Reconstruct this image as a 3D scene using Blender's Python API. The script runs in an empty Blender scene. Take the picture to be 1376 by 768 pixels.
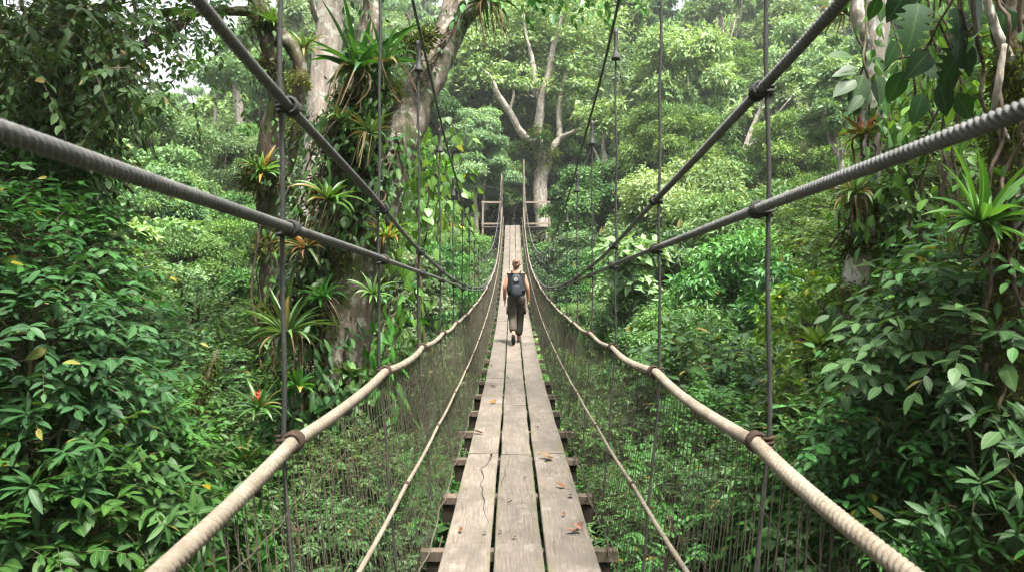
import bpy, bmesh, math, random
import numpy as np
from mathutils import Vector, Matrix

scene = bpy.context.scene
COL = scene.collection
PI = math.pi
F_PX = 1000.0          # focal length in pixels of the 1376 wide frame
EXPOSURE = 3.52
HAZE = 0.0005
CX = -0.04             # the camera stands a touch left of the bridge's centre line


def P(px, py, d):
    """point at distance d (metres along the bridge) that the photograph shows at px, py"""
    return np.array([CX + (px - 688.0) / F_PX * d, d, (384.0 - py) / F_PX * d])


def unit(v):
    n = np.linalg.norm(v, axis=-1, keepdims=True)
    return v / np.maximum(n, 1e-9)


# ------------------------------------------------------------------ mesh collecting
class MB:
    def __init__(self):
        self.V, self.F4, self.F3, self.var4, self.var3, self.uv = [], [], [], [], [], []
        self.n = 0

    def add(self, V, quads=None, tris=None, var=0.5, uv=None):
        V = np.asarray(V, dtype=np.float64).reshape(-1, 3)
        for F, store, vs, k in ((quads, self.F4, self.var4, 4), (tris, self.F3, self.var3, 3)):
            if F is None:
                continue
            F = np.asarray(F, dtype=np.int64).reshape(-1, k)
            if not len(F):
                continue
            store.append(F + self.n)
            vs.append(np.full(len(F), var, dtype=np.float64) if np.isscalar(var) else np.asarray(var)[:len(F)])
        self.uv.append(np.zeros((len(V), 3)) if uv is None else np.asarray(uv, dtype=np.float64).reshape(-1, 3))
        self.V.append(V)
        self.n += len(V)

    def build(self, name, mat, parent=None, origin=(0, 0, 0), smooth=True):
        V = np.concatenate(self.V) - np.asarray(origin, dtype=np.float64)
        uv = np.concatenate(self.uv)
        F4 = np.concatenate(self.F4) if self.F4 else np.zeros((0, 4), np.int64)
        F3 = np.concatenate(self.F3) if self.F3 else np.zeros((0, 3), np.int64)
        var = np.concatenate([np.concatenate(self.var4) if self.var4 else np.zeros(0), np.concatenate(self.var3) if self.var3 else np.zeros(0)])
        me = bpy.data.meshes.new(name)
        me.vertices.add(len(V))
        me.vertices.foreach_set("co", V.astype(np.float32).ravel())
        loops = np.concatenate([F4.ravel(), F3.ravel()]).astype(np.int32)
        me.loops.add(len(loops))
        me.loops.foreach_set("vertex_index", loops)
        starts = np.concatenate([np.arange(len(F4)) * 4, len(F4) * 4 + np.arange(len(F3)) * 3]).astype(np.int32)
        me.polygons.add(len(starts))
        me.polygons.foreach_set("loop_start", starts)
        me.polygons.foreach_set("use_smooth", np.full(len(starts), smooth, dtype=bool))
        me.update(calc_edges=True)
        me.attributes.new("var", "FLOAT", "FACE").data.foreach_set("value", var.astype(np.float32))
        me.attributes.new("luv", "FLOAT_VECTOR", "POINT").data.foreach_set("vector", uv.astype(np.float32).ravel())
        me.materials.append(mat)
        o = bpy.data.objects.new(name, me)
        COL.objects.link(o)
        if parent is not None:
            o.parent = parent
        return o


def tag(o, label, cat, group=None):
    o["label"] = label
    o["category"] = cat
    if group:
        o["group"] = group
    return o


def thing(name, label, cat, loc=(0, 0, 0), group=None):
    o = bpy.data.objects.new(name, None)
    o.empty_display_size = 0.2
    COL.objects.link(o)
    o.location = [float(v) for v in loc]
    return tag(o, label, cat, group)


def copy_tree(o, parent=None):
    c = o.copy()
    COL.objects.link(c)
    if parent is not None:
        c.parent = parent
    for ch in list(o.children):
        copy_tree(ch, c)
    return c


def drop_tree(o):
    for ch in list(o.children):
        drop_tree(ch)
    bpy.data.objects.remove(o)


# ------------------------------------------------------------------ tubes, ropes
def spline(ctrl, n):
    """Catmull-Rom through control rows, n samples"""
    c = np.asarray(ctrl, dtype=np.float64)
    c = np.vstack([2 * c[0] - c[1], c, 2 * c[-1] - c[-2]])
    m = len(c) - 3
    t = np.linspace(0, m - 1e-9, n)
    i = t.astype(int)
    u = (t - i)[:, None]
    p0, p1, p2, p3 = c[i], c[i + 1], c[i + 2], c[i + 3]
    return 0.5 * (2 * p1 + (p2 - p0) * u + (2 * p0 - 5 * p1 + 4 * p2 - p3) * u ** 2 + (3 * p1 - p0 - 3 * p2 + p3) * u ** 3)


def frames(pts):
    T = unit(np.gradient(pts, axis=0))
    ref = np.array([0, 0, 1.0]) if abs(T[0][2]) < 0.9 else np.array([1.0, 0, 0])
    u = unit(np.cross(T[0], ref))
    U = np.zeros_like(pts)
    for k in range(len(pts)):
        u = u - T[k] * np.dot(u, T[k])
        u = u / max(np.linalg.norm(u), 1e-9)
        U[k] = u
    return T, U, np.cross(T, U)


def ring_faces(n, s, cap=True):
    a = np.arange(n - 1)[:, None] * s
    j = np.arange(s)[None, :]
    j2 = (j + 1) % s
    q = np.stack([a + j, a + j2, a + s + j2, a + s + j], axis=-1).reshape(-1, 4)
    return q


def tube(mb, pts, r, s=6, var=0.5, lump=0.0, rng=None, cap=True):
    pts = np.asarray(pts, dtype=np.float64)
    n = len(pts)
    r = np.full(n, r) if np.isscalar(r) else np.asarray(r, dtype=np.float64)
    T, U, W = frames(pts)
    a = np.arange(s) / s * 2 * PI
    rr = r[:, None] * np.ones((n, s))
    if lump and rng is not None:
        g = rng.normal(0, 1, (n, s))
        g = (g + np.roll(g, 1, 0) + np.roll(g, 1, 1) + np.roll(np.roll(g, 1, 0), 1, 1)) / 2.0
        rr = rr * (1 + lump * g)
    V = pts[:, None, :] + rr[..., None] * (np.cos(a)[None, :, None] * U[:, None, :] + np.sin(a)[None, :, None] * W[:, None, :])
    V = V.reshape(-1, 3)
    L = np.concatenate([[0], np.cumsum(np.linalg.norm(np.diff(pts, axis=0), axis=1))])
    uv = np.stack([np.repeat(L, s), np.tile(a / (2 * PI), n), np.zeros(n * s)], axis=-1)
    q = ring_faces(n, s)
    tr = None
    if cap:
        V = np.vstack([V, pts[:1], pts[-1:]])
        uv = np.vstack([uv, uv[:1], uv[-1:]])
        j = np.arange(s)
        tr = np.vstack([np.stack([np.full(s, n * s), (j + 1) % s, j], -1), np.stack([np.full(s, n * s + 1), (n - 1) * s + j, (n - 1) * s + (j + 1) % s], -1)])
    mb.add(V, q, tr, var, uv)


def rope(mb, pts, r, strands=3, pitch=0.1, s=15, depth=0.16):
    """laid rope: a lobed section that turns along the length; pts must be dense where the lay shows"""
    pts = np.asarray(pts, dtype=np.float64)
    n = len(pts)
    T, U, W = frames(pts)
    L = np.concatenate([[0], np.cumsum(np.linalg.norm(np.diff(pts, axis=0), axis=1))])
    seg = np.gradient(L)
    fade = np.clip(1.6 - seg / (pitch / strands) * 2.2, 0, 1)
    a = np.arange(s) / s * 2 * PI
    ph = (a[None, :] - (L / pitch * 2 * PI)[:, None]) * strands / 2.0
    lob = np.abs(np.cos(ph))
    rr = r * (1 - depth * 0.45 + fade[:, None] * depth * (lob - 0.55) * 1.6 + (1 - fade[:, None]) * 0)
    V = pts[:, None, :] + rr[..., None] * (np.cos(a)[None, :, None] * U[:, None, :] + np.sin(a)[None, :, None] * W[:, None, :])
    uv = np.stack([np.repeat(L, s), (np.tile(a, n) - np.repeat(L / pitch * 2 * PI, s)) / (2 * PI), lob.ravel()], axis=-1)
    mb.add(V.reshape(-1, 3), ring_faces(n, s), None, 0.5, uv)


def box(mb, c, size, rot=None, var=0.5, jitter=0.0, rng=None):
    sx, sy, sz = [v / 2 for v in size]
    v = np.array([[x, y, z] for x in (-sx, sx) for y in (-sy, sy) for z in (-sz, sz)])
    if jitter:
        v = v + rng.normal(0, jitter, v.shape)
    if rot is not None:
        v = v @ np.array(rot).T
    v = v + np.asarray(c)
    q = [[0, 1, 3, 2], [4, 6, 7, 5], [0, 4, 5, 1], [2, 3, 7, 6], [0, 2, 6, 4], [1, 5, 7, 3]]
    mb.add(v, q, None, var)


# ------------------------------------------------------------------ leaves
def leaf_ovate(n=5, w=0.42, fold=0.10, droop=0.16, peak=0.42, notch=None):
    """leaf blade of length 1 along y; returns verts, quads, tris, luv"""
    u = np.linspace(0, 1, n + 1)
    k = math.log(0.5) / math.log(peak)
    hw = 0.5 * w * np.sin(PI * u ** k) ** 0.85
    if notch is not None:
        hw = hw * np.asarray(notch)
    V, UV = [[0, 0, 0]], [[0, 0, 0]]
    for i in range(1, n):
        z = -droop * u[i] ** 2
        V += [[-hw[i], u[i], z + fold * hw[i] * 2], [0, u[i], z], [hw[i], u[i], z + fold * hw[i] * 2]]
        UV += [[u[i], -1, 0], [u[i], 0, 0], [u[i], 1, 0]]
    V.append([0, 1, -droop])
    UV.append([1, 0, 0])
    Q, T = [], [[0, 2, 1], [0, 3, 2]]
    for i in range(n - 2):
        a = 1 + 3 * i
        Q += [[a, a + 1, a + 4, a + 3], [a + 1, a + 2, a + 5, a + 4]]
    a = 1 + 3 * (n - 2)
    e = a + 3
    T += [[a, a + 1, e], [a + 1, a + 2, e]]
    return np.array(V), np.array(Q), np.array(T), np.array(UV)


def leaf_kite(w=0.5, peak=0.45, fold=0.12, droop=0.1):
    V = np.array([[0, 0, 0], [-w / 2, peak, fold * w], [0, 1, -droop], [w / 2, peak, fold * w]])
    return V, np.zeros((0, 4), int), np.array([[0, 2, 1], [0, 3, 2]]), np.array([[0, 0, 0], [peak, -1, 0], [1, 0, 0], [peak, 1, 0]])


def put_leaves(mb, leaf, pos, L, N, scale, var, ws=None):
    V, Q, T, UV = leaf
    n, k = len(pos), len(V)
    if n == 0:
        return
    L = unit(L)
    N = unit(N - L * np.sum(N * L, axis=1, keepdims=True))
    S = np.cross(L, N)
    scale = np.asarray(scale)[:, None, None]
    w = 1.0 if ws is None else np.asarray(ws)[:, None, None]
    pts = pos[:, None, :] + scale * (w * V[None, :, 0:1] * S[:, None, :] + V[None, :, 1:2] * L[:, None, :] + V[None, :, 2:3] * N[:, None, :])
    off = (np.arange(n) * k)[:, None, None]
    uv = np.tile(UV, (n, 1))
    uv[:, 2] = np.repeat(var, k)
    base = mb.n
    mb.V.append(pts.reshape(-1, 3))
    mb.uv.append(uv)
    mb.n += n * k
    if len(Q):
        mb.F4.append((Q[None] + off).reshape(-1, 4) + base)
        mb.var4.append(np.repeat(var, len(Q)))
    if len(T):
        mb.F3.append((T[None] + off).reshape(-1, 3) + base)
        mb.var3.append(np.repeat(var, len(T)))


def ribbon(mb, pts, side, w, fold=0.15, var=0.5):
    """strap leaf: three verts across along pts; side is the sideways direction"""
    n = len(pts)
    T = unit(np.gradient(pts, axis=0))
    side = unit(np.asarray(side) - T * (T @ side)[:, None])
    Nn = np.cross(side, T)
    w = np.asarray(w)[:, None]
    V = np.stack([pts - side * w + Nn * w * fold * 2, pts, pts + side * w + Nn * w * fold * 2], axis=1).reshape(-1, 3)
    q = []
    for i in range(n - 1):
        a = 3 * i
        q += [[a, a + 1, a + 4, a + 3], [a + 1, a + 2, a + 5, a + 4]]
    u = np.linspace(0, 1, n)
    uv = np.stack([np.repeat(u, 3), np.tile([-1, 0, 1], n), np.full(3 * n, var)], -1)
    mb.add(V, q, None, var, uv)


def rand_dirs(rng, n):
    return unit(rng.normal(0, 1, (n, 3)))


# ------------------------------------------------------------------ materials
class NT:
    def __init__(self, name):
        self.m = bpy.data.materials.new(name)
        self.m.use_nodes = True
        self.t = self.m.node_tree
        self.t.nodes.clear()
        self.out = self.n("ShaderNodeOutputMaterial")

    def n(self, kind, **kw):
        nd = self.t.nodes.new(kind)
        for k, v in kw.items():
            if k.startswith("i_"):
                key = k[2:]
                key = int(key) if key.isdigit() else key.replace("_", " ")
                nd.inputs[key].default_value = v
            else:
                setattr(nd, k, v)
        return nd

    def l(self, a, b):
        self.t.links.new(a, b)

    def ramp(self, fac, stops, mode="LINEAR"):
        r = self.n("ShaderNodeValToRGB")
        r.color_ramp.interpolation = mode
        e = r.color_ramp.elements
        while len(e) < len(stops):
            e.new(0.5)
        for el, (p, c) in zip(e, stops):
            el.position = p
            el.color = (*c, 1) if len(c) == 3 else c
        self.l(fac, r.inputs[0])
        return r.outputs[0]

    def math(self, op, a, b=None):
        m = self.n("ShaderNodeMath", operation=op)
        for i, v in enumerate((a, b)):
            if v is None:
                continue
            if isinstance(v, (int, float)):
                m.inputs[i].default_value = v
            else:
                self.l(v, m.inputs[i])
        return m.outputs[0]

    def mix(self, fac, a, b, blend="MIX"):
        m = self.n("ShaderNodeMix", data_type="RGBA", blend_type=blend)
        for sock, v in ((m.inputs[0], fac), (m.inputs[6], a), (m.inputs[7], b)):
            if isinstance(v, (int, float)):
                sock.default_value = v
            elif isinstance(v, tuple):
                sock.default_value = (*v, 1)
            else:
                self.l(v, sock)
        return m.outputs[2]

    def noise(self, scale, detail=4, rough=0.55, vec=None, dim=None):
        nd = self.n("ShaderNodeTexNoise")
        nd.inputs["Scale"].default_value = scale
        nd.inputs["Detail"].default_value = detail
        nd.inputs["Roughness"].default_value = rough
        if vec is not None:
            self.l(vec, nd.inputs["Vector"])
        return nd.outputs[0]

    def obj(self, scale=(1, 1, 1)):
        c = self.n("ShaderNodeTexCoord").outputs["Object"]
        m = self.n("ShaderNodeMapping")
        m.inputs["Scale"].default_value = scale
        self.l(c, m.inputs[0])
        return m.outputs[0]

    def attr(self, name, out="Fac"):
        return self.n("ShaderNodeAttribute", attribute_name=name).outputs[out]

    def principled(self, color, rough=0.6, spec=0.5, bump=None, bump_s=0.3, bump_d=0.02):
        p = self.n("ShaderNodeBsdfPrincipled")
        if isinstance(color, tuple):
            p.inputs["Base Color"].default_value = (*color, 1)
        else:
            self.l(color, p.inputs["Base Color"])
        if isinstance(rough, (int, float)):
            p.inputs["Roughness"].default_value = rough
        else:
            self.l(rough, p.inputs["Roughness"])
        p.inputs["Specular IOR Level"].default_value = spec
        if bump is not None:
            b = self.n("ShaderNodeBump")
            b.inputs["Strength"].default_value = bump_s
            b.inputs["Distance"].default_value = bump_d
            self.l(bump, b.inputs["Height"])
            self.l(b.outputs[0], p.inputs["Normal"])
        self.p = p
        return p.outputs[0]

    def done(self, sh):
        self.l(sh, self.out.inputs[0])
        return self.m


def leaf_mat(name, dark, light, old=(0.16, 0.13, 0.02), rough=0.42, trans=0.32, spec=0.5, veins=False, old_at=0.985, objvar=0.22):
    k = NT(name)
    var = k.attr("var")
    c = k.ramp(var, [(0.0, dark), (0.75, light), (old_at - 0.004, light), (old_at, old), (1.0, tuple(v * 0.75 for v in old))])
    if veins:
        luv = k.attr("luv", "Vector")
        sx = k.n("ShaderNodeSeparateXYZ")
        k.l(luv, sx.inputs[0])
        av = k.math("ABSOLUTE", sx.outputs[1])
        mid = k.math("LESS_THAN", av, 0.07)
        side = k.math("FRACT", k.math("MULTIPLY", k.math("SUBTRACT", sx.outputs[0], k.math("MULTIPLY", av, 0.16)), 9.0))
        sv = k.math("MULTIPLY", k.math("LESS_THAN", side, 0.12), 0.35)
        vein = k.math("MAXIMUM", mid, sv)
        c = k.mix(k.math("MULTIPLY", vein, 0.45), c, tuple(min(1, v * 2.2 + 0.03) for v in light))
    oi = k.n("ShaderNodeObjectInfo")
    h = k.n("ShaderNodeHueSaturation")
    rr = oi.outputs["Random"]
    k.l(k.math("ADD", k.math("MULTIPLY", rr, 2 * objvar), 1 - objvar), h.inputs["Value"])
    r2 = k.math("FRACT", k.math("MULTIPLY", rr, 17.31))
    k.l(k.math("ADD", k.math("MULTIPLY", r2, 0.045), 0.482), h.inputs["Hue"])
    r3 = k.math("FRACT", k.math("MULTIPLY", rr, 41.7))
    k.l(k.math("ADD", k.math("MULTIPLY", r3, 0.3), 0.85), h.inputs["Saturation"])
    k.l(c, h.inputs["Color"])
    c = h.outputs[0]
    sh = k.principled(c, rough, spec)
    tr = k.n("ShaderNodeBsdfTranslucent")
    tc = k.mix(1.0, c, (1.4, 1.3, 0.6), "MULTIPLY")
    k.l(tc, tr.inputs[0])
    mx = k.n("ShaderNodeMixShader")
    mx.inputs[0].default_value = trans
    k.l(sh, mx.inputs[1])
    k.l(tr.outputs[0], mx.inputs[2])
    return k.done(mx.outputs[0])


def bark_mat(name, dark, light, moss=0.5, moss_col=(0.032, 0.042, 0.010), lichen=(0.42, 0.42, 0.36), scale=1.0):
    k = NT(name)
    co = k.obj((1, 1, 0.22))
    n1 = k.noise(9 * scale, 6, 0.65, co)
    n2 = k.noise(38 * scale, 4, 0.6, co)
    v = k.n("ShaderNodeTexVoronoi", feature="DISTANCE_TO_EDGE")
    v.inputs["Scale"].default_value = 16 * scale
    k.l(co, v.inputs["Vector"])
    crack = k.ramp(v.outputs[0], [(0.0, (0, 0, 0)), (0.12, (1, 1, 1))])
    c = k.ramp(n1, [(0.3, dark), (0.7, light)])
    c = k.mix(0.22, c, crack, "MULTIPLY")
    li = k.noise(6 * scale, 3, 0.5, k.obj((1.2, 1.2, 1)))
    c = k.mix(k.ramp(li, [(0.54, (0, 0, 0)), (0.60, (0.7, 0.7, 0.7))]), c, lichen)
    mn = k.noise(3.1 * scale, 5, 0.65, k.obj((1, 1, 0.6)))
    t = 1 - moss
    c = k.mix(k.ramp(mn, [(max(0, 0.25 + 0.5 * t - 0.06), (0, 0, 0)), (min(1, 0.25 + 0.5 * t + 0.06), (1, 1, 1))]), c, moss_col)
    hgt = k.math("ADD", k.math("MULTIPLY", n1, 1.0), k.math("MULTIPLY", n2, 0.5))
    return k.done(k.principled(c, 0.85, 0.25, hgt, 0.9, 0.03))


def rope_mat(name, base, dark, lay=True, rough=0.85, spec=0.2):
    k = NT(name)
    co = k.obj()
    n = k.noise(70, 5, 0.7, co)
    n2 = k.noise(4.5, 5, 0.7, co)
    c = k.ramp(n, [(0.25, dark), (0.75, base)])
    c = k.mix(k.ramp(n2, [(0.40, (0, 0, 0)), (0.66, (0.75, 0.75, 0.75))]), c, dark)
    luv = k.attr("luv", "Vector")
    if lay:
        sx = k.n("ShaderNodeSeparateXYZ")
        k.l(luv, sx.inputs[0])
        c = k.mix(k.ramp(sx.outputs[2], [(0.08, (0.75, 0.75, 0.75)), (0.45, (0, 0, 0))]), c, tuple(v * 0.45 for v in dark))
    m = k.n("ShaderNodeMapping")
    m.inputs["Scale"].default_value = (14, 40, 1)
    k.l(luv, m.inputs[0])
    fib = k.noise(2.2, 3, 0.6, m.outputs[0])
    return k.done(k.principled(c, rough, spec, k.math("ADD", fib, n), 0.5, 0.004))


def plain_mat(name, c, rough=0.7, spec=0.3, noise_scale=None, c2=None, bump=0.0):
    k = NT(name)
    col = c
    b = None
    if noise_scale:
        n = k.noise(noise_scale, 5, 0.6, k.obj())
        col = k.ramp(n, [(0.3, c), (0.7, c2 or c)])
        b = n if bump else None
    return k.done(k.principled(col, rough, spec, b, bump, 0.01))


def wood_mat():
    k = NT("weathered_plank")
    co = k.obj()
    oi = k.n("ShaderNodeObjectInfo").outputs["Random"]
    off = k.n("ShaderNodeCombineXYZ")
    k.l(k.math("MULTIPLY", oi, 37.0), off.inputs[0])
    k.l(k.math("MULTIPLY", oi, 91.0), off.inputs[1])
    va = k.n("ShaderNodeVectorMath", operation="ADD")
    k.l(co, va.inputs[0])
    k.l(off.outputs[0], va.inputs[1])

    def mapped(s):
        m = k.n("ShaderNodeMapping")
        m.inputs["Scale"].default_value = s
        k.l(va.outputs[0], m.inputs[0])
        return m.outputs[0]
    grain = k.noise(26, 8, 0.7, mapped((3.2, 0.16, 1)))
    fine = k.noise(90, 4, 0.7, mapped((3, 0.12, 1)))
    blot = k.noise(2.6, 6, 0.66, mapped((1.3, 0.7, 1)))
    blot2 = k.noise(7.0, 6, 0.7, mapped((1, 0.6, 1)))
    c = k.ramp(grain, [(0.25, (0.056, 0.044, 0.034)), (0.5, (0.112, 0.093, 0.075)), (0.72, (0.178, 0.152, 0.125))])
    c = k.mix(k.ramp(blot, [(0.42, (0.0, 0.0, 0.0)), (0.62, (0.8, 0.8, 0.8))]), c, (0.068, 0.058, 0.046))
    c = k.mix(k.ramp(blot2, [(0.55, (0, 0, 0)), (0.72, (0.5, 0.5, 0.5))]), c, (0.225, 0.202, 0.175))
    crk = k.noise(11, 3, 0.5, mapped((4.5, 0.10, 1)))
    line = k.ramp(k.math("ABSOLUTE", k.math("SUBTRACT", crk, 0.5)), [(0.0, (1, 1, 1)), (0.012, (0, 0, 0))])
    sparse = k.ramp(k.noise(1.7, 2, 0.5, mapped((2, 0.6, 1))), [(0.53, (0, 0, 0)), (0.6, (0.85, 0.85, 0.85))])
    c = k.mix(k.math("MULTIPLY", line, sparse), c, (0.045, 0.035, 0.025))
    # moss and damp along the plank edges (luv.y runs across the plank, -1..1)
    luv = k.attr("luv", "Vector")
    sx = k.n("ShaderNodeSeparateXYZ")
    k.l(luv, sx.inputs[0])
    ed = k.math("POWER", k.math("ABSOLUTE", sx.outputs[1]), 5.0)
    ms = k.ramp(k.noise(5, 6, 0.7, mapped((1, 0.5, 1))), [(0.47, (0, 0, 0)), (0.62, (1, 1, 1))])
    c = k.mix(k.math("MULTIPLY", k.math("MULTIPLY", ed, ms), 0.85), c, (0.075, 0.08, 0.03))
    ob = k.n("ShaderNodeSeparateXYZ")
    k.l(co, ob.inputs[0])
    fy = k.math("MULTIPLY", k.math("SUBTRACT", k.math("FRACT", k.math("ADD", k.math("DIVIDE", k.math("ADD", ob.outputs[1], 1.35), 1.16), 0.5)), 0.5), 1.16)
    fx = k.math("MULTIPLY", k.math("SUBTRACT", k.math("ABSOLUTE", sx.outputs[1]), 0.62), 0.14)
    nd = k.math("SQRT", k.math("ADD", k.math("MULTIPLY", fy, fy), k.math("MULTIPLY", fx, fx)))
    c = k.mix(k.ramp(nd, [(0.0, (.45, .45, .45)), (0.035, (0, 0, 0))]), c, (0.085, 0.050, 0.030))
    c = k.mix(k.math("LESS_THAN", nd, 0.0065), c, (0.020, 0.015, 0.012))
    h = k.n("ShaderNodeHueSaturation")
    k.l(k.math("ADD", k.math("MULTIPLY", oi, 0.35), 0.84), h.inputs["Value"])
    k.l(c, h.inputs["Color"])
    hg = k.math("ADD", k.math("MULTIPLY", grain, 0.8), k.math("SUBTRACT", k.math("MULTIPLY", fine, 0.3), k.math("MULTIPLY", k.math("MULTIPLY", line, sparse), 1.2)))
    return k.done(k.principled(h.outputs[0], 0.72, 0.35, hg, 0.55, 0.006))


M = {}
M["plank"] = wood_mat()
M["beam"] = plain_mat("beam_wood", (0.045, 0.033, 0.023), 0.8, 0.3, 14, (0.11, 0.085, 0.06), 0.4)
M["block"] = plain_mat("shadow_toned_block", (0.014, 0.011, 0.008), 0.9, 0.1, 14, (0.03, 0.024, 0.017), 0.4)  # near-black: shadow under the beams is put into the block colour
M["post"] = plain_mat("post_wood", (0.13, 0.10, 0.075), 0.8, 0.3, 9, (0.26, 0.215, 0.16), 0.4)
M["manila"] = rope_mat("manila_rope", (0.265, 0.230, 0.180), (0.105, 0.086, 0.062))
M["manila_far"] = M["manila"]
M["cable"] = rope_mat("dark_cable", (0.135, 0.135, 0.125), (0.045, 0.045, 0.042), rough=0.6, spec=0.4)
M["hanger"] = rope_mat("dark_hanger_rope", (0.05, 0.05, 0.045), (0.016, 0.017, 0.015), rough=0.7, spec=0.3, lay=False)
M["net"] = rope_mat("net_cord", (0.115, 0.10, 0.068), (0.036, 0.032, 0.022), lay=False)
M["lashing"] = rope_mat("lashing_cord", (0.07, 0.045, 0.03), (0.025, 0.016, 0.011), lay=False)

# leaves: near kinds with veins, far kinds without
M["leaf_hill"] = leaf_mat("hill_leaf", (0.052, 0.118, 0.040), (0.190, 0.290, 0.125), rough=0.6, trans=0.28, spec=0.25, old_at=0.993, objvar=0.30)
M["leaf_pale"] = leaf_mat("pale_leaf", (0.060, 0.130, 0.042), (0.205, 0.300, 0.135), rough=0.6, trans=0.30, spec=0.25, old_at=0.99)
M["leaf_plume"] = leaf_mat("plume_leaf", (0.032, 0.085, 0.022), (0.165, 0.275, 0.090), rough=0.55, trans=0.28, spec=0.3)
M["leaf_mid"] = leaf_mat("mid_leaf", (0.018, 0.062, 0.014), (0.100, 0.200, 0.050), rough=0.5, trans=0.28, spec=0.35)
M["leaf_dark"] = leaf_mat("dark_leaf", (0.012, 0.044, 0.010), (0.045, 0.112, 0.024), rough=0.55, trans=0.30, spec=0.2)
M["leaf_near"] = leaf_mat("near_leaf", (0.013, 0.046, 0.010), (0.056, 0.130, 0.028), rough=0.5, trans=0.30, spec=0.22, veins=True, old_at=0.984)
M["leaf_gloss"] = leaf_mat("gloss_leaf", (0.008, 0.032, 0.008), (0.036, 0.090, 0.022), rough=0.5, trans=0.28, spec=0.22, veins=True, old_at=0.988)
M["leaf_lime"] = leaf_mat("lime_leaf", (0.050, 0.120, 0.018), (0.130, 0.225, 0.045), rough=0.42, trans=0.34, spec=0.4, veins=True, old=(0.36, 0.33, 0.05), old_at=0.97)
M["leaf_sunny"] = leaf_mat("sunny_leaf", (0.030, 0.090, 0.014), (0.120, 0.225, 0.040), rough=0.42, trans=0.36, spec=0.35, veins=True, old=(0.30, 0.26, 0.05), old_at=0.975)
M["leaf_shade"] = leaf_mat("shade_toned_leaf", (0.007, 0.026, 0.007), (0.022, 0.062, 0.016), rough=0.5, trans=0.18, spec=0.25, veins=True, old_at=0.992)  # darker leaf copy: backlit silhouette put into the base colour
M["leaf_undergrowth"] = leaf_mat("undergrowth_leaf", (0.010, 0.034, 0.008), (0.040, 0.090, 0.022), rough=0.55, trans=0.22, spec=0.25)
M["bromeliad"] = leaf_mat("bromeliad_leaf", (0.018, 0.058, 0.012), (0.064, 0.140, 0.030), old=(0.17, 0.13, 0.04), rough=0.42, trans=0.26, spec=0.4, veins=True, old_at=0.93)
M["bromeliad_lime"] = leaf_mat("bromeliad_lime_leaf", (0.045, 0.10, 0.018), (0.12, 0.19, 0.04), old=(0.26, 0.13, 0.045), rough=0.42, trans=0.3, spec=.35, veins=True, old_at=0.86)
M["bromeliad_red"] = leaf_mat("bromeliad_rusty_leaf", (0.05, 0.085, 0.022), (0.19, 0.105, 0.035), old=(0.28, 0.075, 0.03), rough=0.45, trans=0.3, old_at=0.6)
M["dead_leaf"] = leaf_mat("dead_leaf", (0.06, 0.040, 0.022), (0.19, 0.14, 0.085), old=(0.2, 0.13, 0.07), rough=0.8, trans=0.2, spec=0.15)
M["litter"] = leaf_mat("litter_leaf", (0.045, 0.022, 0.012), (0.13, 0.060, 0.030), old=(0.2, 0.14, 0.08), rough=0.8, trans=0.05, spec=0.2)
M["flower"] = plain_mat("red_flower", (0.55, 0.045, 0.02), 0.5, 0.4, 40, (0.65, 0.13, 0.06))
M["yellow_flower"] = plain_mat("yellow_flower", (0.5, 0.45, 0.08), 0.6, 0.3, 40, (0.65, 0.58, 0.2))
M["moss_leaf"] = leaf_mat("moss_tuft", (0.030, 0.045, 0.010), (0.085, 0.105, 0.022), rough=0.9, trans=0.3, spec=0.1)
M["bark"] = bark_mat("grey_bark", (0.058, 0.045, 0.033), (0.215, 0.180, 0.140), moss=0.44, lichen=(0.29, 0.28, 0.235), scale=1.5)
M["bark_pale"] = bark_mat("pale_bark", (0.17, 0.14, 0.115), (0.40, 0.345, 0.29), moss=0.22)
M["bark_mossy"] = bark_mat("mossy_bark", (0.045, 0.032, 0.022), (0.12, 0.09, 0.062), moss=0.45, lichen=(0.22, 0.22, 0.18))
M["bark_lichen"] = bark_mat("lichen_bark", (0.12, 0.10, 0.08), (0.33, 0.29, 0.24), moss=0.30, lichen=(0.50, 0.50, 0.46))
M["stem"] = plain_mat("green_stem", (0.05, 0.055, 0.02), 0.7, 0.3, 12, (0.10, 0.085, 0.045))
M["liana"] = plain_mat("liana_bark", (0.035, 0.026, 0.018), 0.85, 0.2, 20, (0.10, 0.075, 0.05), 0.5)
M["root_mass"] = plain_mat("root_mass", (0.016, 0.012, 0.009), 0.95, 0.1, 25, (0.05, 0.036, 0.024), 0.6)


def ground_mat():
    k = NT("forest_floor")
    n = k.noise(0.9, 6, 0.7, k.obj())
    n2 = k.noise(9, 5, 0.7, k.obj())
    c = k.ramp(n, [(0.35, (0.022, 0.017, 0.010)), (0.55, (0.028, 0.040, 0.013)), (0.75, (0.045, 0.075, 0.02))])
    c = k.mix(0.5, c, k.ramp(n2, [(0.3, (0.3, 0.3, 0.3)), (0.7, (1.2, 1.2, 1.2))]), "MULTIPLY")
    return k.done(k.principled(c, 0.95, 0.1, n2, 0.8, 0.1))


M["ground"] = ground_mat()


# ------------------------------------------------------------------ camera, sky, sun, air
cam_d = bpy.data.cameras.new("camera")
cam_d.sensor_width = 36.0
cam_d.lens = 36.0 * F_PX / 1376.0
cam_d.clip_start = 0.05
cam_d.clip_end = 2000
cam_d.dof.use_dof = True
cam_d.dof.focus_distance = 13.0
cam_d.dof.aperture_fstop = 8.0
cam = bpy.data.objects.new("camera", cam_d)
COL.objects.link(cam)
cam.location = (CX, 0, 0)
cam.rotation_euler = (math.radians(90), 0, 0)
scene.camera = cam

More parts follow.
